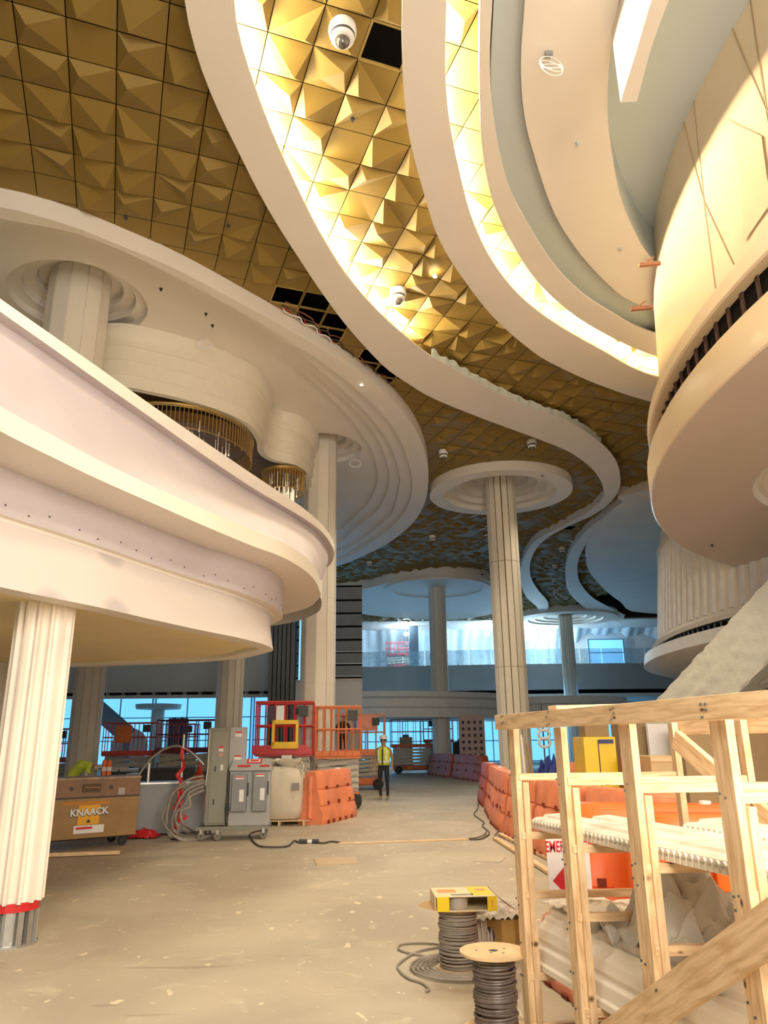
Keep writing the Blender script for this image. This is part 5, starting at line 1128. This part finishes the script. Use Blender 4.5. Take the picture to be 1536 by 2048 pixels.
text_mesh('brand_lettering', 'KNAACK', 0.155, white, ch, Matrix.Translation((0.0, -0.031, 0.56)) @ RX @ Matrix.Rotation(0.03, 4, 'Z') @ Matrix.Diagonal((0.95, 0.95, 1, 1)), bold=0.005)
mb = MB(); mb.add([(-0.04, -0.028, 0.40), (0.04, -0.028, 0.40), (0.0, -0.028, 0.46)], [(0, 1, 2)]); mb.build('warning_triangle', dark, ch)
MB().box((0.02, -0.022, 0.30), (0.48, 0.006, 0.12)).build('warning_label', white, ch)
mb = MB(); mb.box((-0.06, -0.026, 0.32), (0.26, 0.003, 0.035)); mb.build('red_print', red_t, ch)
for x in (-0.62, 0.62):
    for y in (0.08, 0.64):
        MB(Matrix.Translation((x, y, 0.075)) @ RX).lathe([(0.02, -.025), (0.07, -.025), (0.075, 0), (0.07, 0.025), (0.02, .025)], n=18).build('caster', rubber, ch, smooth=True)
MB().box((0, 0.36, 0.145), (CW-.1, 0.5, 0.03)).build('skid', dark, ch)
o = lum('timber_runner', (0, 0, 0.035), (1.45, 0.30, 0.035), 0.09, 0.05, None); o.location = (-5.55, 12.2, 0); tag(o, 'short yellowed timber lying on the floor before the tan tool chest', 'timber')
# grey long panel behind the chest
pa, pb_ = at_y(262, 1560, 14.7), at_y(412, 1560, 15.2)
gp_ = thing('grey_duct_section', 'long smooth grey metal duct section on the floor right of the tan chest', 'duct', (pa.x, pa.y, 0), math.atan2(pb_.y-pa.y, pb_.x-pa.x)); Lg = (pb_-pa).length
MB().box((Lg/2, 0.3, 0.47), (Lg, 0.6, 0.86)).build('duct_body', mat('duct_grey', (0.27, 0.28, 0.29), 0.45, var=0.05), gp_, bevel=0.01); MB().box((Lg/2, 0.3, 0.915), (Lg+.02, 0.62, 0.03)).build('flange', steel, gp_); MB().box((Lg/2, .3, .02), (Lg*.9, .5, .04)).build('skid', dark, gp_)
mb = MB(); mb.tube([(0, 0, 0.93), (0, 0, 1.28)], 0.03, 10); o = mb.build('pipe_stub', steel, smooth=True); o.location = at_y(296, 1560, 14.9).xy.to_3d(); tag(o, 'short steel pipe standing upright on the grey duct', 'pipe')
# conduit arch
cp = [at_y(x, y, 14.55) for x, y in ((274, 1568), (276, 1554), (288, 1535), (305, 1515), (325, 1500), (340, 1494), (355, 1492), (370, 1497), (384, 1506), (396, 1517), (408, 1530))]
tag(MB().tube(crom(cp, 5), 0.022, 10).build('bent_conduit', steel, smooth=True), 'steel conduit bent in an arch between the chest and green cabinet', 'conduit')
# tape pole
p = at_y(360, 1600, 14.35); tp = thing('taped_pole', 'white pole wound with hanging red danger tape, left of the green cabinet', 'pole', (p.x, p.y, 0))
MB().tube([(0, 0, 0), (0.0, 0, 1.78)], 0.018, 8).build('pole', white, tp, smooth=True); MB().lathe([(0.12, 0), (0.12, 0.02), (0.02, 0.03)], n=16).build('foot', dark, tp)
for k_, (z1, z2, dx) in enumerate(((1.55, 0.95, -0.05), (1.05, 0.35, -0.04), (0.95, 0.1, 0.03), (0.75, 0.3, -0.1))):
    mb = MB(); A_ = []; B_ = []
    for i in range(12):
        z = z1+(z2-z1)*i/11; x = dx*i/6*math.sin(i*.9+k_); A_.append(Vector((x-.03, -0.03-.005*k_, z))); B_.append(Vector((x+.03, -0.035+.02*math.sin(i), z-.02)))
    mb.rings([A_, B_], closed=False); mb.build('red_tape', red_t, tp)
crumple('red_bag', 'crumpled red plastic bag on the floor at the duct foot', at_z(287, 1676).xy, 0.55, 0.35, 0.16, 0.03, red_t, 1.7)
crumple('red_cloth', 'orange-red sheet hanging behind the green cabinet', at_y(398, 1530, 16.2).xy, 0.35, 0.3, 0.95, 0.35, mat('sheet_red_orange', (0.75, 0.06, 0.02), 0.5), 4.4)
# switchgear cart
cx0 = at_y(408, 1600, 14.3).x; cart = thing('electrical_cart', 'wheeled power cart with tall green-grey cabinet, transformer and grey switch boxes', 'power cart', (cx0, 14.3, 0), math.radians(6)); cart.scale = (0.88, 1, 1)
mb = MB(); [mb.box((0.62, y, 0.19), (1.45, 0.05, 0.06)) for y in (-.12, 0.5)]; [mb.box((x, 0.19, 0.19), (0.05, 0.66, 0.06)) for x in (-0.05, 0.4, 0.85, 1.3)]; mb.build('dolly_frame', cart_g, cart)
for x, y in ((0.0, -0.15), (0.33, -0.2), (1.22, -0.12), (0.05, 0.45), (1.2, 0.5)):
    c_ = MB(Matrix.Translation((x, y, 0.075)) @ RX); c_.lathe([(0.02, -.03), (0.07, -.03), (0.075, 0), (0.07, 0.03), (0.02, .03)], n=18); w2 = c_.build('caster', mat('caster_grey', (0.2, 0.18, 0.15), 0.6), cart, smooth=True)
    MB().box((x, y, 0.14), (0.05, 0.09, 0.07)).build('caster_fork', steel, cart)
MB().box((0.24, 0.16, 1.06), (0.42, 0.42, 1.66)).build('cabinet', cart_g, cart, bevel=0.008)
MB().box((0.27, -0.056, 1.05), (0.33, 0.012, 1.56)).build('cabinet_door', mat('door_green_grey', (0.27, 0.27, 0.21), 0.4, var=0.04), cart, bevel=0.004)
for z, h_, m_ in ((1.55, .035, red_t), (1.50, .05, white), (1.42, .06, mat('label_pink', (0.6, .3, .26), .6)), (1.20, .10, white)): MB().box((0.33 if z < 1.3 else 0.30, -0.064, z), (0.05 if z < 1.3 else 0.09, 0.003, h_)).build('cabinet_label', m_, cart)
for z in (1.18, 0.62): MB().box((0.20, -0.07, z), (0.02, 0.03, 0.09)).build('door_latch', dark, cart)
MB().tube([(0.05, -0.06, 1.86), (0.05, -0.06, 1.2), (0.02, -.07, .9)], 0.008, 6).build('pull_cord', foam, cart)
MB().box((0.60, 0.30, 1.52), (0.36, 0.25, 0.76)).build('meter_box', cart_l, cart, bevel=0.006)
for z in (1.78, 1.36): 
    f_ = MB().box((0.62, 0.17, z), (0.14, 0.004, 0.10)).build('danger_label', white, cart); MB().box((0.62, 0.166, z+.03), (0.14, 0.004, 0.03)).build('red_band', red_t, f_)
MB().box((0.92, 0.14, 0.68), (0.82, 0.52, 0.92)).build('transformer_case', cart_l, cart, bevel=0.01)
mb = MB(); mb.prism([(0.50, -0.20), (1.36, -0.20), (1.36, 0.42), (0.50, 0.42)], 1.14, 1.17); mb.add([(0.50, -0.22, 1.15), (1.36, -0.22, 1.15), (1.30, 0.2, 1.34), (0.54, 0.2, 1.34)], [(0, 1, 2, 3)]); mb.build('sloped_top', cart_l, cart)
SL = Matrix.Rotation(math.atan2(.19, .42), 4, 'X')
for x, y, w_, h_, m_ in ((0.98, 0.1, .30, .17, red_t), (0.98, 0.1, .23, .11, white), (0.98, 0.10, .17, .06, red_t), (0.78, -0.08, .26, .07, red_t), (1.2, -0.08, .2, .06, red_t)):
    mb = MB(Matrix.Translation((x, y, 1.152+(y+.22)*.452+.006+(0.003 if m_ is white else 0)+(0.006 if w_ == .17 else 0))) @ SL); mb.box((0, 0, 0), (w_, h_, 0.004)); mb.build('top_label', m_, cart)
for x, w_, z, h_, hasd in ((0.72, 0.30, 0.78, 0.62, 0), (1.13, 0.28, 0.80, 0.66, 1)):
    b_ = MB().box((x, -0.19, z), (w_, 0.18, h_)).build('switch_box', cart_d, cart, bevel=0.008)
    MB().box((x+.05, -0.285, z-.05), (0.09, 0.004, 0.2)).build('paper_label', white, b_)
    MB().box((x, -0.285, z+h_/2-.06), (0.16, 0.004, 0.05)).build('danger_label', white, b_); MB().box((x, -0.288, z+h_/2-.05), (0.16, 0.003, 0.02)).build('red_band', red_t, b_)
    MB().box((x+w_/2+.015, -0.20, z+.05), (0.03, 0.06, 0.22)).build('lever', dark, b_)
for k_ in range(4):
    MB().tube([(0.47, -0.1+.03*k_, 1.15), (0.49, -.13, 0.8-.05*k_), (0.46+.02*k_, -.16, 0.5), (0.48, -.14, .28)], 0.014, 8).build('black_lead', cable_d, cart, smooth=True)
MB().tube([(0.49, -0.16, 0.6), (0.49, -0.16, 0.42)], 0.035, 10).build('plug', dark, cart, smooth=True)
# cable bundles
def gcab(name, pts, r, m, label): tag(MB().tube(crom(pts, 7), r, 8).build(name, m, smooth=True), label, 'cable', None)
yb = 14.25
for k_, (ax, bx_, ay, by) in enumerate(((352, 326, 1560, 1640), (345, 333, 1566, 1655), (362, 345, 1572, 1650), (372, 352, 1580, 1640), (380, 362, 1585, 1635))):
    e = at_z(410+k_*6, 1676-k_*2, 0.03)
    pts = [at_y(408, 1552+k_*7, yb-.02*k_), at_y(380, 1558+k_*9, yb-.03*k_), at_y(ax, ay+20+k_*2, yb-.05*k_), at_y(bx_, by-12, yb-.06*k_), at_y(bx_+6, by+14, 14.05-.02*k_), at_z(bx_+38, 1680-k_*3, 0.03), e]
    pts = [Vector((p.x, p.y, max(.03, p.z))) for p in pts]
    gcab('feeder_cable', pts, 0.022, cable_m, ['outermost', 'second', 'middle', 'fourth', 'innermost'][k_]+' of five thick grey feeder cables looping from the green cabinet')
gcab('power_cord', [at_z(x, y, .02) for x, y in ((525, 1660), (500, 1668), (515, 1690), (545, 1694), (575, 1692), (588, 1682), (596, 1684))], 0.014, cable_d, 'black cord on the floor running right from the power cart')
gcab('power_cord', [at_z(x, y, .02) for x, y in ((622, 1683), (645, 1686), (662, 1683), (680, 1685))], 0.014, cable_d, 'short black cord between the connector and the long floor strip')
o = thing('cord_connector', 'black and white plug connector on the floor cord', 'connector', at_z(598, 1683, .035), math.radians(-2)); MB().tube([(0, 0, 0), (.14, 0, 0)], 0.035, 10).build('plug_body', dark, o); MB().tube([(.14, 0, 0), (.22, 0, 0)], 0.028, 10).build('white_collar', white, o); MB().tube([(.22, 0, 0), (.33, 0, 0)], 0.035, 10).build('socket_body', dark, o)
a_, b_ = at_z(676, 1687, .012), at_z(940, 1678, .012); o = lum('floor_strip', (0, 0, 0), b_-a_, 0.07, 0.02, None); o.location = a_; tag(o, 'long thin pale timber strip lying across the floor', 'timber')
gcab('power_cord', [at_z(x, y, .015) for x, y in ((940, 1679), (960, 1678), (975, 1671), (978, 1664), (965, 1652), (968, 1645), (958, 1637), (948, 1628), (955, 1618), (958, 1606), (968, 1603))], 0.012, cable_d, 'zigzag black cord from the floor strip to the end-on barrier')
gcab('power_cord', [at_z(x, y, .03) for x, y in ((938, 1677), (955, 1675), (970, 1668), (972, 1660))], 0.010, cable_d, 'second black cord ending at the floor strip')
# bulk bag on a pallet
p = at_z(558, 1652); bgx = p.x; bag = thing('bulk_bag', 'big white woven bulk bag with gathered open top, left of the orange barrier', 'bag', (p.x-.05, p.y+.55, 0.10), 0); bag.scale = (1.0, 1.0, 1.04)
mb = MB(); prof = [(0.40, 0.0), (0.50, 0.03), (0.53, 0.2), (0.54, 0.5), (0.52, 0.78), (0.46, 0.90), (0.36, 0.96), (0.28, 1.0)]; loops = []
for r, z in prof:
    L = []
    for k_ in range(64):
        a = 2*PI*k_/64; sq = 1/max(abs(math.cos(a)), abs(math.sin(a))); q_ = r*(0.55+.45*min(sq, 1.3))*(1+0.04*noise.noise(Vector((math.cos(a)*3, math.sin(a)*3, z*4)))+0.03*math.sin(a*9)*z); L.append(Vector((q_*math.cos(a), q_*math.sin(a), z)))
    loops.append(L)
mb.rings(loops); mb.poly(loops[0]); mb.build('sack_body', sackm, bag, smooth=True, ang=80)
for cx_, cy_, s_, nm in ((0.14, -0.12, 1.0, 'filling_spout'), (-0.28, -0.05, 0.75, 'gathered_flap')):
    mb = MB(); loops = []
    for r, z in ((0.14, 0.90), (0.12, 1.0), (0.20, 1.06), (0.28, 1.10), (0.29, 1.13), (0.24, 1.12), (0.15, 1.05)):
        loops.append([Vector((cx_+s_*r*(1+.22*noise.noise(Vector((2*math.cos(a), 2*math.sin(a), z*3+cx_))))*math.cos(a), cy_+s_*r*.8*math.sin(a), z+.03*math.sin(3*a))) for a in [2*PI*k_/40 for k_ in range(40)]])
    mb.rings(loops); mb.build(nm, sackm, bag, smooth=True, ang=80)
for sx in (-1, 1): MB().tube([(sx*.45, -.35, 0.75), (sx*.5, -.3, 1.0), (sx*.42, 0, 1.08), (sx*.5, .3, 1.0), (sx*.45, .35, .75)], 0.018, 6).build('lift_loop', sackm, bag)
MB().box((0.36, -0.51, 0.62), (0.16, 0.01, 0.14)).build('grey_print', mat('print_grey', (.3, .28, .25), .6), bag)
pal = thing('wooden_pallet', 'low brown pallet under the white bulk bag', 'pallet', (p.x, p.y+.55, 0))
for i in range(5): lum('deck_board', (-0.55, -0.5+i*.25, 0.09), (0.6, -0.5+i*.25, 0.09), 0.12, 0.018, pal)
for i in range(3): lum('stringer', (-0.5+i*.5, -0.55, 0.04), (-0.5+i*.5, 0.55, 0.04), 0.05, 0.08, pal)
# floor plates
for L_, lb in (([(312, 1731), (385, 1731), (398, 1720), (338, 1720)], 'thin dusty board lying flat on the floor, left of two'), ([(633, 1731), (716, 1728), (711, 1715), (627, 1719)], 'thin tan board lying flat on the floor below the plug connector'), ([(945, 1724), (1000, 1726), (1012, 1716), (962, 1715)], 'faint thin board flat on the floor near the rack')):
    P_ = [at_z(x, y) for x, y in L_]; mb = MB(); mb.prism([(v.x, v.y) for v in P_], 0.0, 0.012); tag(mb.build('floor_board', mat('board_tan', (0.52, 0.40, 0.26), 0.7, var=0.05) if '627' in str(L_) else mat('board_dusty', (0.50, 0.44, 0.33), 0.7)), lb, 'board')
# lumber and steel angles on the floor by the rack
for (x0, y0), (x1, y1), w_, m_, nm, lb in (((990, 1676), (1100, 1745), .09, None, 'timber', 'pale board on the floor left of the first rack post, nearer one'), ((1000, 1668), (1110, 1722), .09, None, 'timber', 'pale board on the floor left of the first rack post, farther one')):
    a_, b_ = at_z(x0, y0, .03), at_z(x1, y1, .03); o = lum('floor_timber', (0, 0, 0), b_-a_, w_, 0.04, None); o.location = a_; tag(o, lb, 'timber')
for (x0, y0), (x1, y1), lb in (((970, 1614), (1016, 1646), 'galvanised channel on the floor pointing at the end-on barrier'), ((1016, 1645), (993, 1672), 'short galvanised channel crossing towards the pale boards'), ((1062, 1915), (1225, 2060), 'long galvanised channel on the floor under the rack')):
    a_, b_ = at_z(x0, y0, .02), at_z(x1, y1, .02); mb = MB(); d = b_-a_; sd = Vector((-d.y, d.x, 0)).normalized()*.035
    mb.bar((0, 0, -.01), d+Vector((0, 0, -.01)), 0.07, 0.008); mb.bar(sd, d+sd, 0.008, 0.04); mb.bar(-sd, d-sd, 0.008, 0.04); o = mb.build('metal_channel', steel); o.location = a_; tag(o, lb, 'channel')
for k_ in range(5):
    a_ = at_y(1042+k_*3, 1470+k_*6, 20.0); b_ = at_y(1052+k_*5, 1535, 19.6); m__ = [foam, steel, card, steel, card][k_]
    tag(MB().bar(Vector((b_.x, b_.y, 0.02)), Vector((a_.x, a_.y, a_.z)), 0.05, 0.03).build('leaning_strip', m__), ['pale', 'grey', 'brown', 'thin grey', 'short brown'][k_]+' strip leaning among offcuts right of the first rack post', 'strip')

# ---- goods behind the rack at right
def goods(name, label, cat, x0, x1, ytop, y, m, dep=0.5, rz=0, parts=()):
    a, b = at_y(x0, ytop, y), at_y(x1, ytop, y); w_ = b.x-a.x; h = a.z
    t = thing(name, label, cat, ((a.x+b.x)/2, y, 0), rz); MB().box((0, dep/2, h/2), (w_, dep, h)).build('carcass', m, t, bevel=0.006)
    return t, w_, h
t, w_, h = goods('yellow_cabinet', 'bright yellow metal cabinet behind the second and third rack posts', 'cabinet', 1166, 1230, 1474, 10.6, mat('cabinet_yellow', (0.72, 0.50, 0.0), 0.4), 0.6)
MB().box((w_*.2, -0.01, h-.06), (w_*.45, 0.02, 0.05)).build('blue_strip', mat('strip_blue', (0.02, 0.03, 0.15), 0.5), t); MB().box((-w_*.05, -0.006, h/2), (0.012, 0.01, h*.95)).build('door_seam', dark, t)
zt = h; a = at_y(1200, 1474, 10.6); t = thing('cardboard_box', 'brown cardboard box sitting on the yellow cabinet', 'box', (a.x, 10.9, zt)); MB().box((0, 0, 0.11), (0.33, 0.35, 0.22)).build('carton', card_d, t, bevel=.005); MB().box((0, 0, 0.222), (0.06, 0.35, 0.003)).build('tape_band', card, t)
for x0, x1, yt, y, m_, lb in ((1236, 1290, 1440, 11.2, card_d, 'tall dark brown cardboard sheet stack right of the yellow cabinet'), (1362, 1428, 1452, 10.2, mat('carton_mid', (.36, .25, .13), .8), 'tall brown carton between the third and fourth rack posts'), (1478, 1532, 1440, 10.2, card_d, 'tall brown carton right of the fourth rack post')):
    t, w_, h = goods('tall_carton', lb, 'carton', x0, x1, yt, y, m_, .4); MB().box((0, -0.004, h*.55), (w_, 0.006, 0.012)).build('fold_line', dark, t); MB().box((0, .2, h+.002), (w_*.2, .4, .004)).build('tape_band', card, t)
t, w_, h = goods('white_panel', 'pale board standing behind the rack, left of its slanted back brace', 'panel', 1294, 1336, 1448, 11.0, plaster_b, .05); MB().box((0, 0.1, 0.1), (w_*.8, 0.3, 0.2)).build('panel_foot', dark, t)
t, w_, h = goods('plywood_crate', 'low light plywood crate at the foot of the pale board', 'crate', 1300, 1356, 1512, 9.6, mat('ply_pale', (.55, .40, .20), .7), .5); MB().box((0, -.006, h-.04), (w_, 0.012, 0.05)).build('crate_batten', pine, t)
t, w_, h = goods('red_crate', 'dark red crate beside the plywood crate behind the rack', 'crate', 1262, 1300, 1516, 10.0, mat('crate_red', (.28, .04, .02), .6), .5); MB().box((0, -.006, h-.04), (w_, 0.012, 0.05)).build('crate_rim', redp, t)
crumple('blue_tarp', 'dark blue tarpaulin heaped beyond the second rack post', at_y(1100, 1500, 18).xy, 1.0, 0.8, 1.05, 0.35, mat('tarp_blue', (0.02, 0.04, 0.22), 0.5), 7.7)
q_ = at_y(1100, 1500, 18); o = MB().box((0, 0, 0.25), (1.0, 0.7, 0.5)).build('dark_crate', dark, bevel=.01); o.location = (q_.x, q_.y, 0); tag(o, 'dark crate under the blue tarpaulin', 'crate')
crumple('debris_heap', 'grey-brown rubble heap on the floor between barriers and yellow cabinet', at_y(1160, 1540, 15).xy, 1.9, 1.2, 0.9, 0.0, mat('rubble', (0.16, 0.12, 0.09), 0.9, var=0.5, scale=9), 9.1)
# coils hanging by the window
q_ = at_y(1088, 1470, 22); cw = thing('hose_coil', 'white coiled hose hanging beyond the second rack post', 'hose', (q_.x, q_.y, 0)); MB().tube([(0, .1, 0), (0, .1, 2.6)], .02, 8).build('stand', dark, cw)
for k_ in range(4): MB().tube([(0.16*math.cos(a_), 0, 1.55+k_*.22+.12*math.sin(a_)) for a_ in [2*PI*j/24 for j in range(25)]], .035, 8).build('hose_turn', white, cw, smooth=True)
# clutter on the left between column and chest
t = thing('work_table', 'folding table behind the tan chest, where the bending worker leans', 'table', at_y(195, 1525, 17.2).xy.to_3d()); MB().box((0.15, 0, 1.12), (0.9, 0.6, 0.04)).build('tabletop', mat('table_grey', (.35, .33, .3), .5), t)
for sx in (-1, 1):
    for sy in (-1, 1): MB().box((sx*.4, sy*.25, .55), (.03, .03, 1.1)).build('leg', dark, t)
for i, (x, lb) in enumerate(((208, 'left'), (218, 'right'))):
    q_ = at_y(x, 1540, 16.2); t = thing('orange_bollard', '%s orange post with white bands near the bending worker' % lb, 'bollard', (q_.x, q_.y, 0)); MB().lathe([(.16, 0), (.16, .04), (.05, .06), (.045, 1.3), (.01, 1.32)], n=16).build('post', orange2, t, smooth=True); MB().lathe([(.05, 1.1), (.05, 1.18)], n=16).build('white_band', white, t)
q_ = at_y(172, 1548, 16.4); t = tag(MB().lathe([(.001, 0), (.09, 0), (.12, .34), (.001, .34)], n=20).build('galvanised_pail', steel, smooth=True, ang=40), 'small steel pail on a crate behind the tan chest', 'pail'); t.location = (q_.x, q_.y, .72)
o = MB().box((0, 0, .36), (.5, .4, .72)).build('grey_crate', cart_d, bevel=.01); o.location = (q_.x, q_.y, 0); tag(o, 'grey crate holding the small steel pail', 'crate')
for x, y, s_, m_, lb in ((250, 25.5, 1.0, dark, 'dark equipment case left of the maroon lift'), (300, 24, .9, mat('case_brown', (.10, .05, .04), .6), 'brown-black case below the conduit arch'), (335, 23, 1.1, dark, 'large dark case right under the conduit arch'), (385, 23.5, .95, mat('case_green', (.10, .11, .09), .6), 'dark green-grey case beside the green cabinet'), (495, 24, 1.15, dark, 'dark case left of the red lift')):
    q_ = at_y(x, 1540, y); t = thing('equipment_case', lb, 'case', (q_.x, q_.y, 0)); MB().box((0, 0, s_*.4), (s_*1.3, .7, s_*.8)).build('case_body', m_, t, bevel=.02); MB().box((0, 0, s_*.84), (s_*1.32, .72, s_*.08)).build('case_lid', steel if x in (250, 300) else dark, t)
# goods at the centre back
for x, y, w_, h, m_, lb in ((880, 46, .9, 1.3, card_d, 'brown carton behind the far barrier row, at the far grey column'), (925, 45, 1.1, 1.6, dark, 'dark machine between far grey and brass-lined columns'), (950, 43, .7, 1.5, mat('machine_navy', (.03, .05, .12), .5), 'navy machine just left of the brass-lined column'), (812, 49, .8, 1.9, card_d, 'brown wrapped unit standing beyond the far dark orange lift')):
    q_ = at_y(x, 1500, y); t = thing('stored_unit', lb, 'equipment', (q_.x, q_.y, 0)); MB().box((0, 0, h/2), (w_, .6, h)).build('unit_body', m_, t, bevel=.02); MB().lathe([(.001, h), (w_*.3, h), (w_*.22, h+.15), (.001, h+.18)], n=16).build('unit_top', dark, t)
q_ = at_y(943, 1455, 40); t = thing('perforated_tower', 'pale pink perforated tower before the back windows', 'tower', (q_.x, q_.y, 0)); MB().box((0, 0, 1.45), (1.3, .3, 2.9)).build('tower_body', mat('tower_pink', (.75, .55, .48), .6), t); mb = MB(); [mb.box((-.45+.3*i, -.16, .3+.32*j), (.12, .03, .14)) for i in range(4) for j in range(8)]; mb.build('holes', dark, t)['kind'] = 'stuff'

# ================================================================ CEILING FITTINGS
def dome(px, py, r, label, z=ZG-0.10):
    p = at_z(px, py, z-.12); t = thing('ceiling_dome_fixture', label, 'ceiling fixture', (p.x, p.y, z), 0)
    MB().lathe([(r, 0.08), (r*1.05, 0.0), (r*1.0, -0.05), (r*.9, -.06)], n=28).build('white_collar', white, t, smooth=True)
    MB().lathe([(r*.92, -.05), (r*.86, -.10)], n=28).build('dark_band', dark, t, smooth=True)
    MB().lathe([(r*.88, -.095), (r*.86, -.13), (r*.6, -.15), (r*.55, -.15)], n=28).build('white_ring', white, t, smooth=True)
    MB().lathe([(r*.56, -.14), (r*.5, -.19), (r*.3, -.235), (.001, -.25)], n=28).build('lens_dome', mat('lens_smoke', (.10, .09, .08), .1), t, smooth=True)
for x, y, r, lb in ((685, 78, .17, 'big white dome fixture beside the square black ceiling hole'), (796, 598, .16, 'white dome fixture at the end of the lit gold strip'), (887, 913, .14, 'dome fixture on the gold ceiling above-left of the stepped ring'), (1064, 893, .14, 'dome fixture on the gold ceiling up right of the stepped ring'), (1084, 946, .14, 'dome fixture touching the upper right of the stepped ring'), (865, 1080, .14, 'dome fixture left of the brass-lined column below the ring'), (739, 1131, .13, 'dome fixture by the tip of the left cloud ceiling'), (965, 1146, .13, 'dome fixture just left of the brass-lined column shaft'), (1124, 1103, .14, 'topmost dome fixture in the gold strip right of the brass-lined column'), (1110, 1136, .14, 'second dome fixture down the narrow gold strip'), (1109, 1163, .14, 'third dome fixture down the narrow gold strip'), (1112, 1186, .14, 'fourth dome fixture down the narrow gold strip'), (1132, 1199, .14, 'lowest dome fixture of the narrow gold strip')):
    dome(x, y, r, lb)
for x, y, z, lb in ((870, 553, ZG-.1, 'small glowing downlight in the gold strip above the white dome'), (723, 769, ZC, 'tiny glowing lamp on the rim of the left cloud ceiling')):
    p = at_z(x, y, z-.02); t = thing('downlight', lb, 'downlight', p); MB().lathe([(.001, -.02), (.035, -.015), (.035, .02)], n=16).build('lamp_face', lampy, t); MB().lathe([(.035, -.01), (.05, 0), (.05, .03)], n=16).build('trim_ring', white, t)
for i, (x, y, z, lb) in enumerate(((322, 577, ZF, 'on the left cloud ceiling, highest'), (412, 627, ZF, 'on the left cloud ceiling, upper of a pair'), (425, 650, ZF, 'on the left cloud ceiling, lower of a pair'), (590, 833, ZF, 'on the left cloud ceiling above the small bulkhead lobe'), (457, 450, ZG-.05, 'on the dark gold ceiling near the wide white band'), (252, 434, ZG-.05, 'on the dark gold ceiling near the cloud edge'), (705, 237, ZG-.05, 'on the lit gold strip below the black hole'), (1155, 285, ZB+.1, 'on the pale round tray'), (1241, 497, ZB+.1, 'on the pale round tray, lower'), (1424, 1089, 5.8, 'under the great round disc'))):
    p = at_z(x, y, z); mb = MB(); mb.lathe([(.001, -.03), (.03, -.025), (.035, 0.0)], n=12); mb.box((0, 0, -.04), (.03, .03, .03)); o = mb.build('sprinkler_head', dark if i < 7 or i == 9 else plaster_blue); o.location = p; tag(o, 'small sprinkler head '+lb, 'sprinkler')
def coil(px, py, z, r, label, drop=.25, box_=False, m=white):
    p = at_z(px, py, z-drop); t = thing('hanging_wire_coil', label, 'wire coil', (p.x, p.y, z)); 
    for k_ in range(3): MB().tube([((r+.015*k_)*math.cos(a), .06*math.sin(a+k_), -drop+(r*.75+.01*k_)*math.sin(a)) for a in [2*PI*j/32 for j in range(33)]], .006, 6).build('wire_turn', m, t, smooth=True)
    MB().tube([(0, 0, 0), (.01, 0, -drop+r*.75)], .006, 6).build('wire_tail', m, t)
    if box_: MB().box((-.02, 0, -.03), (.09, .07, .06)).build('junction_box', cart_d, t)
coil(1103, 132, ZB+.10, .13, 'white wire coil and junction box hanging from the pale round tray', .22, True)
coil(710, 927, ZF, .16, 'white wire coil hanging beside the middle column recess', .3)
coil(411, 690, ZF, .12, 'faint wire loop hanging over the big bulkhead lobe', .35)
q_ = at_y(245, 1437, 36); 
# wiring along the unfinished ceiling gap
base = resample(crom(pz([(552, 607), (600, 636), (650, 672), (700, 715), (740, 745), (775, 772)], ZG+.05), 5), 60)
for k_, (m_, dz, dn, lb) in enumerate(((red_t, .02, .06, 'red'), (white, -.05, .10, 'white'), (cable_d, .0, .16, 'black'), (mat('wire_brown', (.25, .08, .05), .6), .03, .22, 'brown'))):
    pts = [Vector((p.x+dn+.05*math.sin(i*.9+k_*2), p.y-.02*k_+.04*math.cos(i*1.1+k_), ZG+dz-.03*abs(math.sin(i*.45+k_)))) for i, p in enumerate(base)]
    tag(MB().tube(pts, .016, 6).build('ceiling_wiring', m_, smooth=True), lb+' wiring strand along the open ceiling gap by the left cloud', 'wiring')
